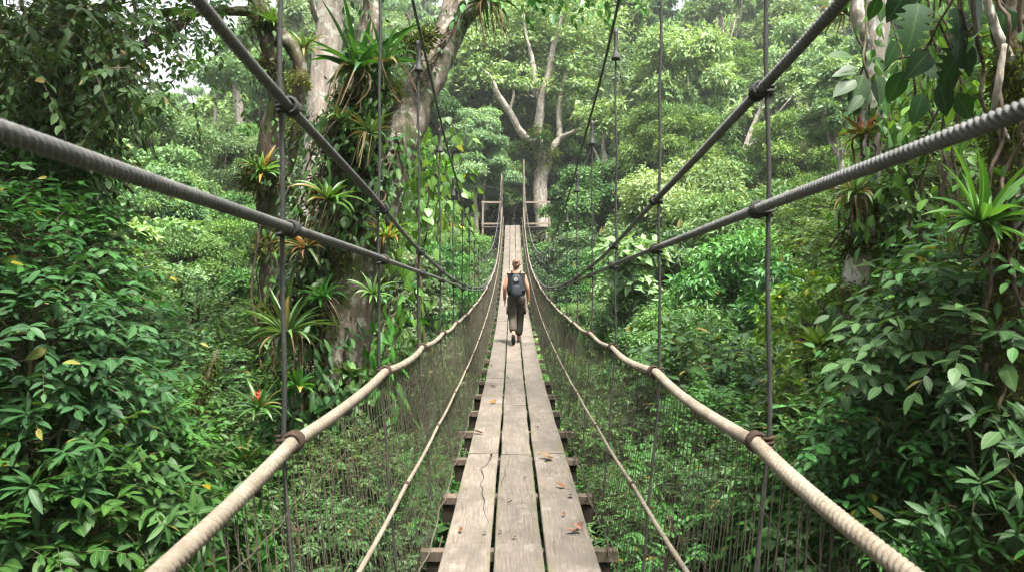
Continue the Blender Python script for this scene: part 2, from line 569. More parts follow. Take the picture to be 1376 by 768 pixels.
SUN_EL = 68.0     # high, a little behind the camera
world = bpy.data.worlds.new("World")
scene.world = world
world.use_nodes = True
wt = world.node_tree
wt.nodes.clear()
wo = wt.nodes.new("ShaderNodeOutputWorld")
bg = wt.nodes.new("ShaderNodeBackground")
sky = wt.nodes.new("ShaderNodeTexSky")
sky.sky_type = "NISHITA"
sky.sun_disc = False
sky.sun_elevation = math.radians(SUN_EL)
sun_dir = Vector((0.22, -0.36, 0)).normalized() * math.cos(math.radians(SUN_EL)) + Vector((0, 0, math.sin(math.radians(SUN_EL))))
sky.sun_rotation = math.atan2(sun_dir.x, sun_dir.y)
sky.air_density = 1.0
sky.dust_density = 4.0
sky.ozone_density = 1.0
hs = wt.nodes.new("ShaderNodeHueSaturation")       # thin overcast: the blue goes out of the sky
hs.inputs["Saturation"].default_value = 0.18
wt.links.new(sky.outputs[0], hs.inputs["Color"])
wt.links.new(hs.outputs[0], bg.inputs[0])
bg.inputs[1].default_value = 0.05
wt.links.new(bg.outputs[0], wo.inputs[0])

sun_d = bpy.data.lights.new("sun", "SUN")
sun_d.energy = 1.5
sun_d.angle = math.radians(12)
sun_d.color = (1.0, 0.96, 0.88)
sun = bpy.data.objects.new("sun", sun_d)
COL.objects.link(sun)
sun.rotation_euler = (-sun_dir).to_track_quat("-Z", "Y").to_euler()
sun.location = (0, 0, 40)

scene.view_settings.view_transform = "Standard"
scene.view_settings.look = "None"
scene.view_settings.gamma = 1.0
scene.view_settings.use_curve_mapping = False
scene.view_settings.exposure = EXPOSURE
scene.render.engine = "CYCLES"
cy = scene.cycles
cy.use_denoising = True
try:
    cy.denoiser = "OPENIMAGEDENOISE"
    cy.denoising_input_passes = "RGB_ALBEDO_NORMAL"
    cy.denoising_prefilter = "ACCURATE"
except Exception:
    pass
cy.max_bounces = 6
cy.diffuse_bounces = 2
cy.glossy_bounces = 2
cy.transmission_bounces = 4
cy.volume_bounces = 0
cy.transparent_max_bounces = 4
cy.caustics_reflective = False
cy.caustics_refractive = False
cy.use_adaptive_sampling = True
cy.adaptive_threshold = 0.02
cy.sample_clamp_indirect = 6
cy.filter_width = 1.3
scene.render.film_transparent = False


# ------------------------------------------------------------------ terrain
def sstep(a, b, x):
    t = np.clip((x - a) / (b - a), 0, 1)
    return t * t * (3 - 2 * t)


def zground(x, y):
    x = np.asarray(x, dtype=np.float64)
    y = np.asarray(y, dtype=np.float64)
    t = np.clip((y - 8) / 36.0, 0, 1)
    z = -13.0 + 14.6 * t ** 1.25
    tb = np.clip((4 - y) / 40.0, 0, 3)
    z = z + 14.0 * tb ** 1.4
    z = z + 0.14 * np.clip(np.abs(x) - 3, 0, 30) * (1 - sstep(35, 60, y))
    slope = 0.445 - 0.20 * sstep(-.335, -.395, x / np.maximum(y, 1)) * sstep(-.62, -.52, x / np.maximum(y, 1)) + 0.02 * sstep(20, 60, x)
    up = np.clip(y - 46, 0, 66)
    z = z + slope * up
    z = z - 0.10 * np.clip(y - 125, 0, 400)
    z = z + 0.35 * np.sin(x * 0.31 + 1.3) * np.cos(y * 0.27) + 0.5 * np.sin(x * 0.11 - y * 0.09)
    return z


mb = MB()
gx = np.concatenate([np.linspace(-420, -70, 20)[:-1], np.linspace(-70, 70, 90), np.linspace(70, 420, 20)[1:]])
gy = np.concatenate([np.linspace(-300, -25, 16)[:-1], np.linspace(-25, 130, 110), np.linspace(130, 520, 24)[1:]])
X, Y = np.meshgrid(gx, gy)
Z = zground(X, Y)
nx, ny = len(gx), len(gy)
idx = np.arange(nx * ny).reshape(ny, nx)
q = np.stack([idx[:-1, :-1], idx[:-1, 1:], idx[1:, 1:], idx[1:, :-1]], -1).reshape(-1, 4)
mb.add(np.stack([X, Y, Z], -1).reshape(-1, 3), q)
ground = mb.build("ground", M["ground"])
ground["kind"] = "structure"
ZMIN, = (float(Z.min()),)
ZMAX = float(Z.max())

if HAZE > 0:
    me = bpy.data.meshes.new("haze")
    bmh = bmesh.new()
    bmesh.ops.create_cube(bmh, size=1.0)
    bmh.to_mesh(me)
    bmh.free()
    haze = bpy.data.objects.new("haze", me)
    COL.objects.link(haze)
    top = max(ZMAX + 24, 30)
    bot = ZMIN - 1.0
    haze.scale = (850, 830, top - bot)
    haze.location = (0, 110, (top + bot) / 2)
    haze["kind"] = "stuff"
    hm = bpy.data.materials.new("haze_air")
    hm.use_nodes = True
    hm.node_tree.nodes.clear()
    ho = hm.node_tree.nodes.new("ShaderNodeOutputMaterial")
    hv = hm.node_tree.nodes.new("ShaderNodeVolumePrincipled")
    hv.inputs["Color"].default_value = (0.94, 0.97, 0.97, 1)
    hv.inputs["Density"].default_value = HAZE
    hv.inputs["Anisotropy"].default_value = 0.2
    hm.node_tree.links.new(hv.outputs[0], ho.inputs["Volume"])
    me.materials.append(hm)


# ------------------------------------------------------------------ the rope footbridge
rng = np.random.default_rng(11)
Y_END = 44.0
Y_BACK = -4.0


def zdeck(y):
    u = np.asarray(y, dtype=np.float64) - 5.0
    return -1.53 + 0.0029 * u ** 2 + 3.0e-7 * u ** 4


def curve(ctrl):
    c = np.asarray(ctrl, dtype=np.float64)
    dense = spline(c, 900)
    return lambda y: np.interp(np.asarray(y, dtype=np.float64), dense[:, 0], dense[:, 1])


zE = curve([(-9, 6.9), (-5, 5.05), (-2, 3.85), (2.3, 2.62), (5.3, 1.95), (7, 1.62), (8.5, 1.40), (11, 1.08), (14.3, 0.87), (17.5, 0.82), (21, 0.93), (26, 1.45), (32, 2.5), (38, 4.1), (44, 6.7)])
zA = curve([(-9, 1.9), (-4, 1.18), (-1, .88), (0.6, .74), (1.55, .635), (2.25, .56), (3.9, .42), (5.4, .28), (7.7, .13), (11, .005), (14.3, -.03), (18, .01), (23, .27), (28, .70), (34, 1.55), (40, 2.85), (44, 4.1)])
zB = curve([(-9, .75), (-4, .36), (0, .225), (1, .205), (2.27, .178), (4, .14), (7.7, .05), (11, -.045), (14.3, -.085), (18, -.045), (23, .21), (28, .64), (34, 1.49), (40, 2.79), (44, 4.04)])


def zC(y):
    return zdeck(y) + np.interp(y, [-9, 0, 1.37, 2.29, 3.9, 6, 12, 20, 30, 44], [.80, .86, .965, 1.025, 1.07, 1.06, 1.0, .93, .80, 1.05])


def half_c(y):
    return np.interp(y, [-9, 8, 16, 26, 44], [.72, .72, .69, .62, .62])


def half_m(y):
    return np.interp(y, [-9, 12, 26, 44], [.72, .73, .70, .66])


def lift(side, y, a):
    return a * sstep(16, 3, y) if side > 0 else 0 * np.asarray(y)


def rope_ys(y0, y1, fine, pitchlimit=9.0):
    ys, y = [y0], y0
    while y < y1:
        st = fine if 0.3 < y < pitchlimit else min(0.30, fine + 0.012 * max(y - pitchlimit, 0.3 - y, 0))
        y += st
        ys.append(min(y, y1))
    return np.array(ys)


BO = (0, 0, float(zdeck(5.0)))
bridge = thing("rope_footbridge", "long hanging footbridge of grey planks with dark cables, pale hand ropes and netting", "footbridge", BO)


def bpart(mb, name, mat, parent=bridge, smooth=True, label=None):
    o = mb.build(name, mat, parent, BO, smooth)
    if label:
        o["label"] = label
    return o


# planks: three courses, each plank its own mesh
cols = [(-0.440, -0.163), (-0.142, 0.132), (0.156, 0.440)]
joints = [[-4, -0.9, 3.3, 6.77, 11.4, 15.9, 19.4, 23.8, 28, 32, 36, 40, Y_END],
          [-4, -0.4, 2.9, 6.74, 9.25, 13.3, 17.4, 21.3, 25.6, 30, 34, 38.5, Y_END],
          [-4, -1.2, 3.1, 6.78, 11.2, 15.6, 20.1, 24.2, 28.6, 32.5, 36.5, 41, Y_END]]
TH = 0.042


def plank(x0, x1, y0, y1, crack=None):
    mb = MB()
    g = 0.006
    y0, y1 = y0 + g, y1 - g
    n = max(8, int((y1 - y0) / (0.05 if crack is not None else 0.18)))
    ys = np.linspace(y0, y1, n)
    wl = np.interp(np.arange(n), np.linspace(0, n - 1, 7), rng.normal(0, 0.0035, 7))
    wr = np.interp(np.arange(n), np.linspace(0, n - 1, 7), rng.normal(0, 0.0035, 7))
    tilt = rng.normal(0, 0.004)
    lift_ = rng.normal(0, 0.002)
    zt = zdeck(ys) + lift_
    b = 0.006
    if crack is None:
        us = np.array([0, 1.0])
        mids = np.linspace(0, 1, 4)[None, :] * np.ones((n, 1))
        sink = np.zeros((n, 4))
    else:
        cx, cw = crack(ys)
        f = (cx - x0) / (x1 - x0)
        hw = cw / (x1 - x0)
        mids = np.stack([0 * f, f - hw, f, f + hw, 0 * f + 1], 1)
        sink = np.zeros((n, 5))
        sink[:, 2] = np.minimum(0.038, cw * 3.0)
    # section: bottom-left, side-left, top-left(bevel), mids..., top-right, bottom-right
    rows = []
    L, R = x0 + wl, x1 + wr
    xs = L[:, None] + (R - L)[:, None] * mids
    xs[:, 0] += b
    xs[:, -1] -= b
    warp = rng.normal(0, 0.002)
    m = xs.shape[1]
    zz = zt[:, None] + tilt * (mids - 0.5) + warp * (1 - (2 * mids - 1) ** 2) - sink
    sec_x = np.concatenate([L[:, None], L[:, None], xs, R[:, None], R[:, None]], 1)
    sec_z = np.concatenate([(zt - TH)[:, None], zz[:, :1] - b, zz, zz[:, -1:] - b, (zt - TH)[:, None]], 1)
    s = sec_x.shape[1]
    V = np.stack([sec_x, np.repeat(ys[:, None], s, 1), sec_z], -1)
    uvx = (sec_x - (x0 + x1) / 2) / ((x1 - x0) / 2)
    uv = np.stack([np.repeat(ys[:, None], s, 1), uvx, 0 * uvx], -1)
    mb.add(V.reshape(-1, 3), ring_faces(n, s)[:, ::-1], None, 0.5, uv.reshape(-1, 3))
    # end caps
    for k, fl in ((0, 1), (n - 1, -1)):
        c = V[k].copy()
        tri = [[0, i, i + 1][::fl] for i in range(1, s - 1)]
        mb.add(c, None, tri, 0.5, uv[k])
    return mb


def crack_left(ys):
    pts = np.array([(4.75, -0.175), (5.0, -0.222), (5.15, -0.238), (5.32, -0.235), (5.47, -0.262), (5.6, -0.255), (5.75, -0.285), (5.9, -0.262), (6.05, -0.272), (6.2, -0.30), (6.35, -0.255), (6.5, -0.235), (6.62, -0.232), (6.77, -0.228)])
    pts[:, 1] -= 0.0
    x = np.interp(ys, pts[:, 0], pts[:, 1])
    w = np.interp(ys, [4.4, 4.75, 5.1, 5.35, 5.7, 6.0, 6.2, 6.45, 6.65, 6.77], [0.0004, 0.0006, 0.003, 0.006, 0.004, 0.005, 0.011, 0.007, 0.013, 0.009])
    return x, w


def crack_mid(ys):
    pts = np.array([(5.6, -0.122), (5.85, -0.118), (6.0, -0.095), (6.2, -0.10), (6.45, -0.072), (6.77, -0.06)])
    x = np.interp(ys, pts[:, 0], pts[:, 1])
    w = np.interp(ys, [5.6, 5.8, 6.05, 6.2, 6.5, 6.77], [0.0004, 0.004, 0.005, 0.003, 0.002, 0.0006])
    return x, w


for ci, (x0, x1) in enumerate(cols):
    for k in range(len(joints[ci]) - 1):
        cr = None
        lab = None
        if k == 2 and ci == 0:
            cr, lab = crack_left, "grey plank with a long jagged split"
        if k == 2 and ci == 1:
            cr = crack_mid
        bpart(plank(x0, x1, joints[ci][k], joints[ci][k + 1], cr), "plank", M["plank"], smooth=False, label=lab)

# crossbeams under the planks, ends sticking out
for k, y in enumerate(np.arange(-1.35, Y_END - 0.5, 1.16)):
    mb = MB()
    z = float(zdeck(y))
    box(mb, (rng.normal(0, .012), y, z - TH - 0.032), (1.14 + rng.normal(0, .03), 0.085, 0.055), None, 0.5, 0.003, rng)
    bpart(mb, "crossbeam", M["beam"], smooth=False)
    if 1.5 < y < 12:
        for s in (-1, 1):     # short hanger block below the beam end
            mb = MB()
            box(mb, (s * (0.50 + rng.normal(0, .01)), y + 0.01, z - TH - 0.135), (0.10, 0.07, 0.14), None, 0.5, 0.004, rng)
            bpart(mb, "beam_block", M["block"], smooth=False)

# long ropes and cables
for s in (-1, 1):
    ys = rope_ys(Y_BACK, Y_END, 0.0055, 5.0)
    sway = 0.006 * np.sin(ys * 1.9 + s) + 0.004 * np.sin(ys * 4.3 + 2 * s)
    sag = -0.028 * np.abs(np.sin((ys - 2.29) / 1.68 * PI)) * sstep(16, 2, ys)
    mb = MB()
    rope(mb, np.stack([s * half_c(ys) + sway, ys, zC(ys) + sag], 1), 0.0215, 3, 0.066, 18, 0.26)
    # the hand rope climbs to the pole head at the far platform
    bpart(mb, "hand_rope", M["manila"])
    mb = MB()
    pe = spline([(s * .62, Y_END - 0.02, float(zC(Y_END))), (s * .62, Y_END + 0.05, float(zC(Y_END)) + .8), (s * .62, Y_END + 0.08, 6.2 if s < 0 else 6.8)], 24)
    tube(mb, pe, 0.024, 7)
    bpart(mb, "rope_tail", M["manila"])
    ys = rope_ys(Y_BACK, Y_END, 0.012, 5.5)
    mb = MB()
    sag = -0.012 * np.abs(np.sin((ys - 2.29) / 1.68 * PI))
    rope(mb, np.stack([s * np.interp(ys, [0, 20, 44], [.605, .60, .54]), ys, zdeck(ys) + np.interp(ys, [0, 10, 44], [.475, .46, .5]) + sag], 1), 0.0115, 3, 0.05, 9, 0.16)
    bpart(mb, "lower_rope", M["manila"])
    ys = rope_ys(Y_BACK, Y_END, 0.05, 6)
    mb = MB()
    wob = 0.010 * np.sin(ys * 5.4 + s) + 0.006 * np.sin(ys * 11 + 1)
    tube(mb, np.stack([s * (.535 + wob * .6), ys, zdeck(ys) - 0.03 + wob], 1), 0.005, 5)
    bpart(mb, "edge_rope", M["manila"])
    for fn, r, up, nm, dx in ((zE, 0.0125, 0.10, "main_cable", 0.0), (zA, 0.0150, 0.05, "upper_side_cable", 0.004), (zB, 0.0150, 0.06, "lower_side_cable", -0.004)):
        ys = rope_ys(-8.5 if fn is zE else Y_BACK, Y_END + .1, 0.0034, 3.6)
        mb = MB()
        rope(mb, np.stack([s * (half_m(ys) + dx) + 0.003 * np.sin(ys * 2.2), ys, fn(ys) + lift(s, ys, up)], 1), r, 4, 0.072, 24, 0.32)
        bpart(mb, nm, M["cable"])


# suspender ropes with their lashings and end cups
def coil(p, axis, side, r, turns, wire):
    axis, side = unit(np.asarray(axis, float)), np.asarray(side, float)
    side = unit(side - axis * np.dot(side, axis))
    o = np.cross(axis, side)
    t = np.linspace(0, turns * 2 * PI, int(turns * 14))
    hgt = (t / (turns * 2 * PI) - 0.5) * turns * wire * 1.9
    return np.asarray(p) + np.cos(t)[:, None] * r * side + np.sin(t)[:, None] * r * o + hgt[:, None] * axis


HSP = 1.68
for s in (-1, 1):
    for y in np.arange(0.61, Y_END - 1, HSP):
        hx = s * (float(half_m(y)) + 0.022)
        up = float(lift(s, y, 0.10))
        top = float(zE(y)) + up
        zb = float(zdeck(y)) - 0.10
        near = y < 9
        dz = np.linspace(top - 0.02, zb, 90 if near else 10)
        ln = float(zC(y))
        # plumb down to the hand rope, then drawn in towards the beam ends
        xx = np.where(dz > ln, hx, hx - s * 0.10 * ((ln - dz) / (ln - zb)))
        xx = xx + 0.004 * np.sin(dz * 3 + y) + 0.003 * np.sin(dz * 9 + y * 2)
        mb = MB()
        hp = np.stack([xx, np.full_like(dz, y) + 0.004 * np.sin(dz * 5 + y), dz], 1)
        hr = np.interp(y, [0, 4, 12, 44], [0.0070, 0.0078, 0.0075, 0.0065])
        tube(mb, hp, hr, 8 if near else 5)
        h = bpart(mb, "suspender_rope", M["hanger"])
        # bell-shaped cup below the main cable
        mb = MB()
        cz = top - np.array([0.02, 0.05, 0.16, 0.20, 0.235, 0.25, 0.255])
        tube(mb, np.stack([np.full(7, hx), np.full(7, y), cz], 1), np.array([0.021, 0.017, 0.015, 0.019, 0.034, 0.034, 0.008]), 10)
        bpart(mb, "clamp_cup", M["cable"], h)
        if y > 20:
            continue
        for fn, r, dxx, u2 in ((zA, 0.0150, 0, .05), (zB, 0.0150, 0, .06), (zC, 0.0215, 0, 0)):
            zc = float(fn(y)) + float(lift(s, y, u2))
            cxx = s * (float(half_c(y)) if fn is zC else float(half_m(y)))
            mb = MB()
            T = np.array([0, 1.0, float(fn(y + .1) - fn(y - .1)) / 0.2])
            c0 = np.array([hx, y, zc])
            c1 = np.array([cxx, y + 0.02, zc + 0.02 * T[2]])
            a = coil(c1, T, (s, 0, 0), r + 0.007, 3.5, 0.0075)
            b = coil(c0 + np.array([0, 0, 0.0]), (0, 0, 1), (s, 0, 0), hr + 0.0075, 3.0, 0.0075)
            tube(mb, np.vstack([a, b]), 0.0062, 6)
            bpart(mb, "lashing", M["lashing"] if fn is zC else M["hanger"], h)
        mb = MB()
        zl = float(zdeck(y) + np.interp(y, [0, 10, 44], [.475, .46, .5]))
        tube(mb, coil((s * .604, y, zl), (0, 1, float(zdeck(y + .1) - zdeck(y - .1)) / .2), (s, 0, 0), 0.0145, 2.5, 0.006), 0.005, 5)
        bpart(mb, "lashing", M["lashing"], h)

# netting between hand rope and deck edge: tall lozenge mesh of thin cord
for s in (-1, 1):
    mb = MB()
    rs = np.random.default_rng(5 + s)
    y = 0.2
    lev = np.array([0, .16, .33, .5, .67, .84, 1.0])
    k = 0
    while y < Y_END - 0.3:
        pitch = np.interp(y, [0, 5, 14, 25, 44], [0.066, 0.066, 0.075, 0.1, 0.14])
        r = np.interp(y, [0, 4, 12, 44], [0.0018, 0.0017, 0.0019, 0.0031])
        zt, zb = float(zC(y)) - 0.018, float(zdeck(y)) - 0.03
        xt, xb = s * float(half_c(y)), s * 0.538
        for ph in (-1, 1):
            lean = ph * pitch * 1.45 * (lev - .5) + rs.normal(0, .0025, 7) + rs.normal(0, .006)
            xx = xt + (xb - xt) * lev + s * 0.018 * np.sin(lev * PI) + rs.normal(0, 0.002, 7)
            zz = zt + (zb - zt) * lev
            tube(mb, np.stack([xx, y + lean - 0.10 * lev, zz], 1), r, 3, cap=False)
        y += pitch
        k += 1
    ys = np.concatenate([np.arange(0.2, 14, .12), np.arange(14, Y_END - .3, .5)])
    for f in (0.155, .5, .845):
        zt, zb = zC(ys) - 0.018, zdeck(ys) - 0.03
        xx = half_c(ys) + (0.538 - half_c(ys)) * f + 0.018 * math.sin(f * PI)
        tube(mb, np.stack([s * xx + rs.normal(0, .004, len(ys)), ys, zt + (zb - zt) * f + rs.normal(0, .007, len(ys))], 1), np.interp(ys, [0, 12, 44], [.0014, .0017, .003]), 3, cap=False)
    bpart(mb, "netting", M["net"])

# loose ends of cord hanging at the near beams
for s in (-1, 1):
    for k, y in enumerate((4.5, 5.6, 7.1)):
        mb = MB()
        z0 = float(zdeck(y))
        p = spline([(s * .56, y, z0 - .02), (s * (.60 + rng.normal(0, .02)), y + .12, z0 - .20), (s * (.55), y + .3, z0 - .28), (s * .50, y + .42, z0 - .12)], 16)
        tube(mb, p, 0.0045, 5)
        bpart(mb, "loose_cord", M["manila"])

# ------------------------------------------------------------------ the far landing
zp = float(zdeck(Y_END)) - 0.06
LO = (0.2, Y_END + 1.3, zp)
landing = thing("wooden_platform", "wooden landing platform with open rail frames and tall poles around the far tree", "platform", LO)


def lpart(mb, name, mat=None):
    return mb.build(name, mat or M["post"], landing, LO, False)


for k in range(9):
    mb = MB()
    box(mb, (0.2, Y_END + 0.17 + k * 0.31, zp - 0.03), (4.1 + rng.normal(0, .05), 0.29, 0.05))
    lpart(mb, "floor_board", M["plank"])
for x, top in ((-1.78, 1.5), (-0.70, 1.5), (0.70, 1.5), (2.16, 1.5)):
    for y in ((Y_END + 0.1),):
        mb = MB()
        tube(mb, np.array([(x, y, zp - 2.6), (x, y, zp), (x + .01, y, zp + top)]), 0.062, 7)
        lpart(mb, "rail_post")
for x0, x1 in ((-1.78, -0.70), (0.70, 2.16)):
    for z in (0.16, 1.43):
        mb = MB()
        box(mb, ((x0 + x1) / 2, Y_END + 0.06, zp + z), (x1 - x0 + .14, 0.05, 0.10))
        lpart(mb, "rail")
for s, top in ((-1, 6.6), (1, 7.5)):
    mb = MB()
    tube(mb, spline([(s * .66, Y_END + .22, zp - 4.0), (s * .66, Y_END + .22, zp), (s * .66 + .01, Y_END + .22, zp + 2), (s * .655, Y_END + .22, top)], 12), np.linspace(0.065, 0.045, 12), 8, 0.5, 0.04, rng)
    lpart(mb, "tall_pole")
for x in (-1.6, 2.0):
    mb = MB()
    tube(mb, np.array([(x, Y_END + 2.6, zp - 2.6), (x, Y_END + 2.6, zp - .04)]), 0.08, 7)
    lpart(mb, "support_post")
mb = MB()
tube(mb, spline([(-1.72, Y_END + .15, zp + 1.45), (-1.70, Y_END + .2, zp + 2.2), (-1.66, Y_END + .3, 6.3)], 10), 0.018, 5)
lpart(mb, "guy_rope", M["manila"])

# ------------------------------------------------------------------ leaf litter lying on the deck
V, Q, T, UV = leaf_ovate(5, 0.5, 0.25, -0.25)
lit = [(572, 662, 'l')]
spots = [(0.33, 6.55, .12, "pair of curled tan dead leaves at the right end joint of the plank"),
         (0.365, 5.62, .085, "curled rusty dead leaf near the right deck edge, farther of two"),
         (0.385, 5.42, .075, "flat rusty dead leaf near the right deck edge, nearer of two"),
         (0.30, 4.93, .045, "small red brown nut like leaf scrap alone on the right plank"),
         (0.37, 4.62, .075, "large crumpled red brown dead leaf at the right deck edge"),
         (-0.02, 4.52, .045, "tiny brown leaf scrap on the middle plank, nearest to the viewer"),
         (-0.075, 5.22, .05, "dark leaf scrap on the middle plank beside the left gap"),
         (-0.10, 4.62, .04, "small dark leaf scrap on the middle plank by the left gap, near the front"),
         (-0.20, 4.60, .045, "small brown leaf scrap on the cracked left plank near its inner edge"),
         (-0.36, 4.60, .055, "pale brown leaf scrap alone on the outer half of the cracked left plank"),
         (-0.33, 7.6, .12, "dark curled leaf at the left deck edge just beyond the joint"),
         (-0.31, 9.3, .12, "brown leaf at the left deck edge, third joint span from the front"),
         (-0.27, 10.6, .10, "brown dead leaf on the left plank ahead of the walker, nearer one"),
         (-0.36, 12.6, .10, "brown dead leaf on the left plank just before the walker"),
         (0.05, 5.9, .035, "tiny leaf crumb in the centre of the middle plank"),
         (0.23, 7.9, .05, "small leaf scrap on the right plank beyond the joint")]
for i, (x, y, L, lab) in enumerate(spots):
    r2 = np.random.default_rng(300 + i)
    mb = MB()
    n = 3 if "crumpled" in lab else 2 if "pair" in lab else 1
    for j in range(n):
        a = r2.uniform(0, 2 * PI)
        put_leaves(mb, (V, Q, T, UV), np.array([[r2.normal(0, .02) * (n > 1), r2.normal(0, .03) * (n > 1), 0.006 + .008 * j]]), np.array([[math.cos(a), math.sin(a), 0.1]]), np.array([[r2.normal(0, .25), r2.normal(0, .25), 1]]), [L], np.array([r2.uniform(.1, 1)]))
    o = mb.build("dead_leaf", M["litter"] if "tan" not in lab else M["dead_leaf"])
    o.location = (x, y, float(zdeck(y)) + 0.005)
    tag(o, lab, "dead leaf", "dead leaves lying on the bridge planks")


# ------------------------------------------------------------------ trees of the hillside and the valley
def crown_leaves(mb, rng, clumps, n, size, leaf, flat=0.62, drape=0.0, ws=1.0):
    """clumps: rows cx, cy, cz, r.  Leaves sit in the outer shell of every clump."""
    clumps = np.asarray(clumps, dtype=np.float64)
    w = clumps[:, 3] ** 2
    pick = rng.choice(len(clumps), n, p=w / w.sum())
    d = rand_dirs(rng, n)
    d[:, 2] = np.where(d[:, 2] < -0.4, -d[:, 2] * 0.7, d[:, 2])
    d = unit(d)
    rad = clumps[pick, 3] * (0.40 + 0.75 * rng.random(n) ** 0.7)
    # knobbly clump outline
    rad *= 1 + 0.22 * np.sin(d[:, 0] * 5 + pick) * np.cos(d[:, 1] * 6 + 2 * pick)
    pos = clumps[pick, :3] + d * rad[:, None] * np.array([1, 1, flat])
    if drape:
        pos[:, 2] -= drape * rng.random(n) ** 2.5 * clumps[pick, 3]
    N = unit(d * 0.75 + np.array([0, 0, 0.65]) + rng.normal(0, 0.5, (n, 3)))
    L = unit(d * np.array([1, 1, 0.2]) + rng.normal(0, 0.55, (n, 3)) + np.array([0, 0, -0.30]))
    var = np.clip(0.42 * rng.random(n) + 0.58 * np.repeat(rng.random(len(clumps))[None], 1, 0).ravel()[pick], 0, 1)
    old = rng.random(n) < 0.006
    var = np.where(old, 0.995, np.minimum(var, 0.97))
    put_leaves(mb, leaf, pos, L, N, size * np.clip(rng.lognormal(-.05, .38, n), .35, 2.1), var, None)


def dome(rng, R, H, n, zc, rmin=.13, rmax=.27, low=-0.62, core=0.12):
    out = []
    for i in range(n):
        while True:
            d = rng.normal(0, 1, 3)
            d /= np.linalg.norm(d)
            if d[2] > low:
                break
        rr = rng.uniform(0.6, 1.3) if rng.random() > core else rng.uniform(0.1, 0.5)
        out.append((d[0] * R * rr * .74, d[1] * R * rr * .74, zc + d[2] * H * rr * .78, R * rng.uniform(rmin, rmax)))
    return out


def tiers(rng, R, H, n, zc):
    out = []
    for i in range(n):
        a = rng.uniform(0, 2 * PI)
        lev = rng.integers(0, 4)
        rr = R * (1 - 0.2 * lev) * math.sqrt(rng.uniform(.05, 1)) * .8
        out.append((rr * math.cos(a), rr * math.sin(a), zc + (lev - 1.2) * H * .42 + rng.normal(0, .12) * H, R * rng.uniform(.20, .30)))
    return out


def make_tree(seed, kind, R, H, zc, nleaf, size, leaf_m, bark_m, r0, name="rainforest_tree", flat=0.8, drape=0, limbs=11, nclump=26, leaf=None, trunk_below=13.0, lean=0.0):
    """a tree whose trunk base is at the origin and whose crown centre is at height zc"""
    rng = np.random.default_rng(seed)
    root = thing(name, "tree", "tree")
    cl = dome(rng, R, H, nclump, zc) if kind == "dome" else tiers(rng, R, H, nclump, zc)
    mb = MB()
    top = zc + H * .35
    tr = spline([(0, 0, -trunk_below), (0, 0, 0), (rng.normal(0, .25) + lean * .3, rng.normal(0, .25), zc * .45), (rng.normal(0, .4) + lean * .6, rng.normal(0, .4), zc * .8), (lean, rng.normal(0, .3), top)], 22)
    tube(mb, tr, np.interp(np.arange(22), [0, 4, 12, 21], [r0 * 1.3, r0 * 1.15, r0 * .8, r0 * .22]), 8, 0.5, 0.07, rng)
    order = rng.permutation(len(cl))[:limbs]
    for j in order:
        c = np.array(cl[j][:3])
        zb = rng.uniform(.45, .8) * zc
        k = np.argmin(abs(tr[:, 2] - zb))
        b = tr[k]
        mid = b * .5 + c * .5 + np.array([0, 0, -0.06 * np.linalg.norm(c - b)]) + rng.normal(0, .2, 3)
        tube(mb, spline([b, mid, c], 9), np.linspace(r0 * .42, r0 * .10, 9), 6, 0.5, 0.06, rng)
    mb.build("trunk", bark_m, root)
    mb = MB()
    crown_leaves(mb, rng, cl, nleaf, size, leaf or KITE, flat, drape)
    mb.build("crown", leaf_m, root, smooth=False)
    return root


KITE = leaf_kite(0.55, 0.45, 0.12, 0.15)
KITE_N = leaf_kite(0.42, 0.4, 0.15, 0.2)

protos = {
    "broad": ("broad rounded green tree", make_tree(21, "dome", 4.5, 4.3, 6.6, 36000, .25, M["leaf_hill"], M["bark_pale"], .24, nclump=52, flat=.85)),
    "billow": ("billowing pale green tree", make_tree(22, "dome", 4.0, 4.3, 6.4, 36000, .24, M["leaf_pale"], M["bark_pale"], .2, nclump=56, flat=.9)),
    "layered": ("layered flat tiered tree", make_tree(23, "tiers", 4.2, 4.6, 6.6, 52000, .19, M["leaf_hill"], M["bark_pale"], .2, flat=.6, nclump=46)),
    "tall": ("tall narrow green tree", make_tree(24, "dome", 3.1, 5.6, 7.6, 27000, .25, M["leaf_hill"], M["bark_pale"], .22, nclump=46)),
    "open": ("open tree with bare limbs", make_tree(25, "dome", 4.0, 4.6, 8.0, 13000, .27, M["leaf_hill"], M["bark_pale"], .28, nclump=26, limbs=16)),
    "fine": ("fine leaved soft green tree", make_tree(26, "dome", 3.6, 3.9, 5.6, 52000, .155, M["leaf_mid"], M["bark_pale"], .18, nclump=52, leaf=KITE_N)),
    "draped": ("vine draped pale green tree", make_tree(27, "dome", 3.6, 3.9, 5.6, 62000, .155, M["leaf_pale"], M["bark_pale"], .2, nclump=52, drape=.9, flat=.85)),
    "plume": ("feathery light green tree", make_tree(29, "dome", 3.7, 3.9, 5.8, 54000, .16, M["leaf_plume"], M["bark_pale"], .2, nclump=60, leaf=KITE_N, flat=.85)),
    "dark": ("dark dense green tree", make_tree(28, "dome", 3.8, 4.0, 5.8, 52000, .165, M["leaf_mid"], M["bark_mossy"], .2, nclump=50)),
}
ZC = {"broad": 6.6, "billow": 6.4, "layered": 6.6, "tall": 7.6, "open": 8.0, "fine": 5.6, "draped": 5.6, "dark": 5.8, "plume": 5.8}
RP = {"broad": 4.5, "billow": 4.0, "layered": 4.2, "tall": 3.1, "open": 4.0, "fine": 3.6, "draped": 3.6, "dark": 3.8, "plume": 3.7}
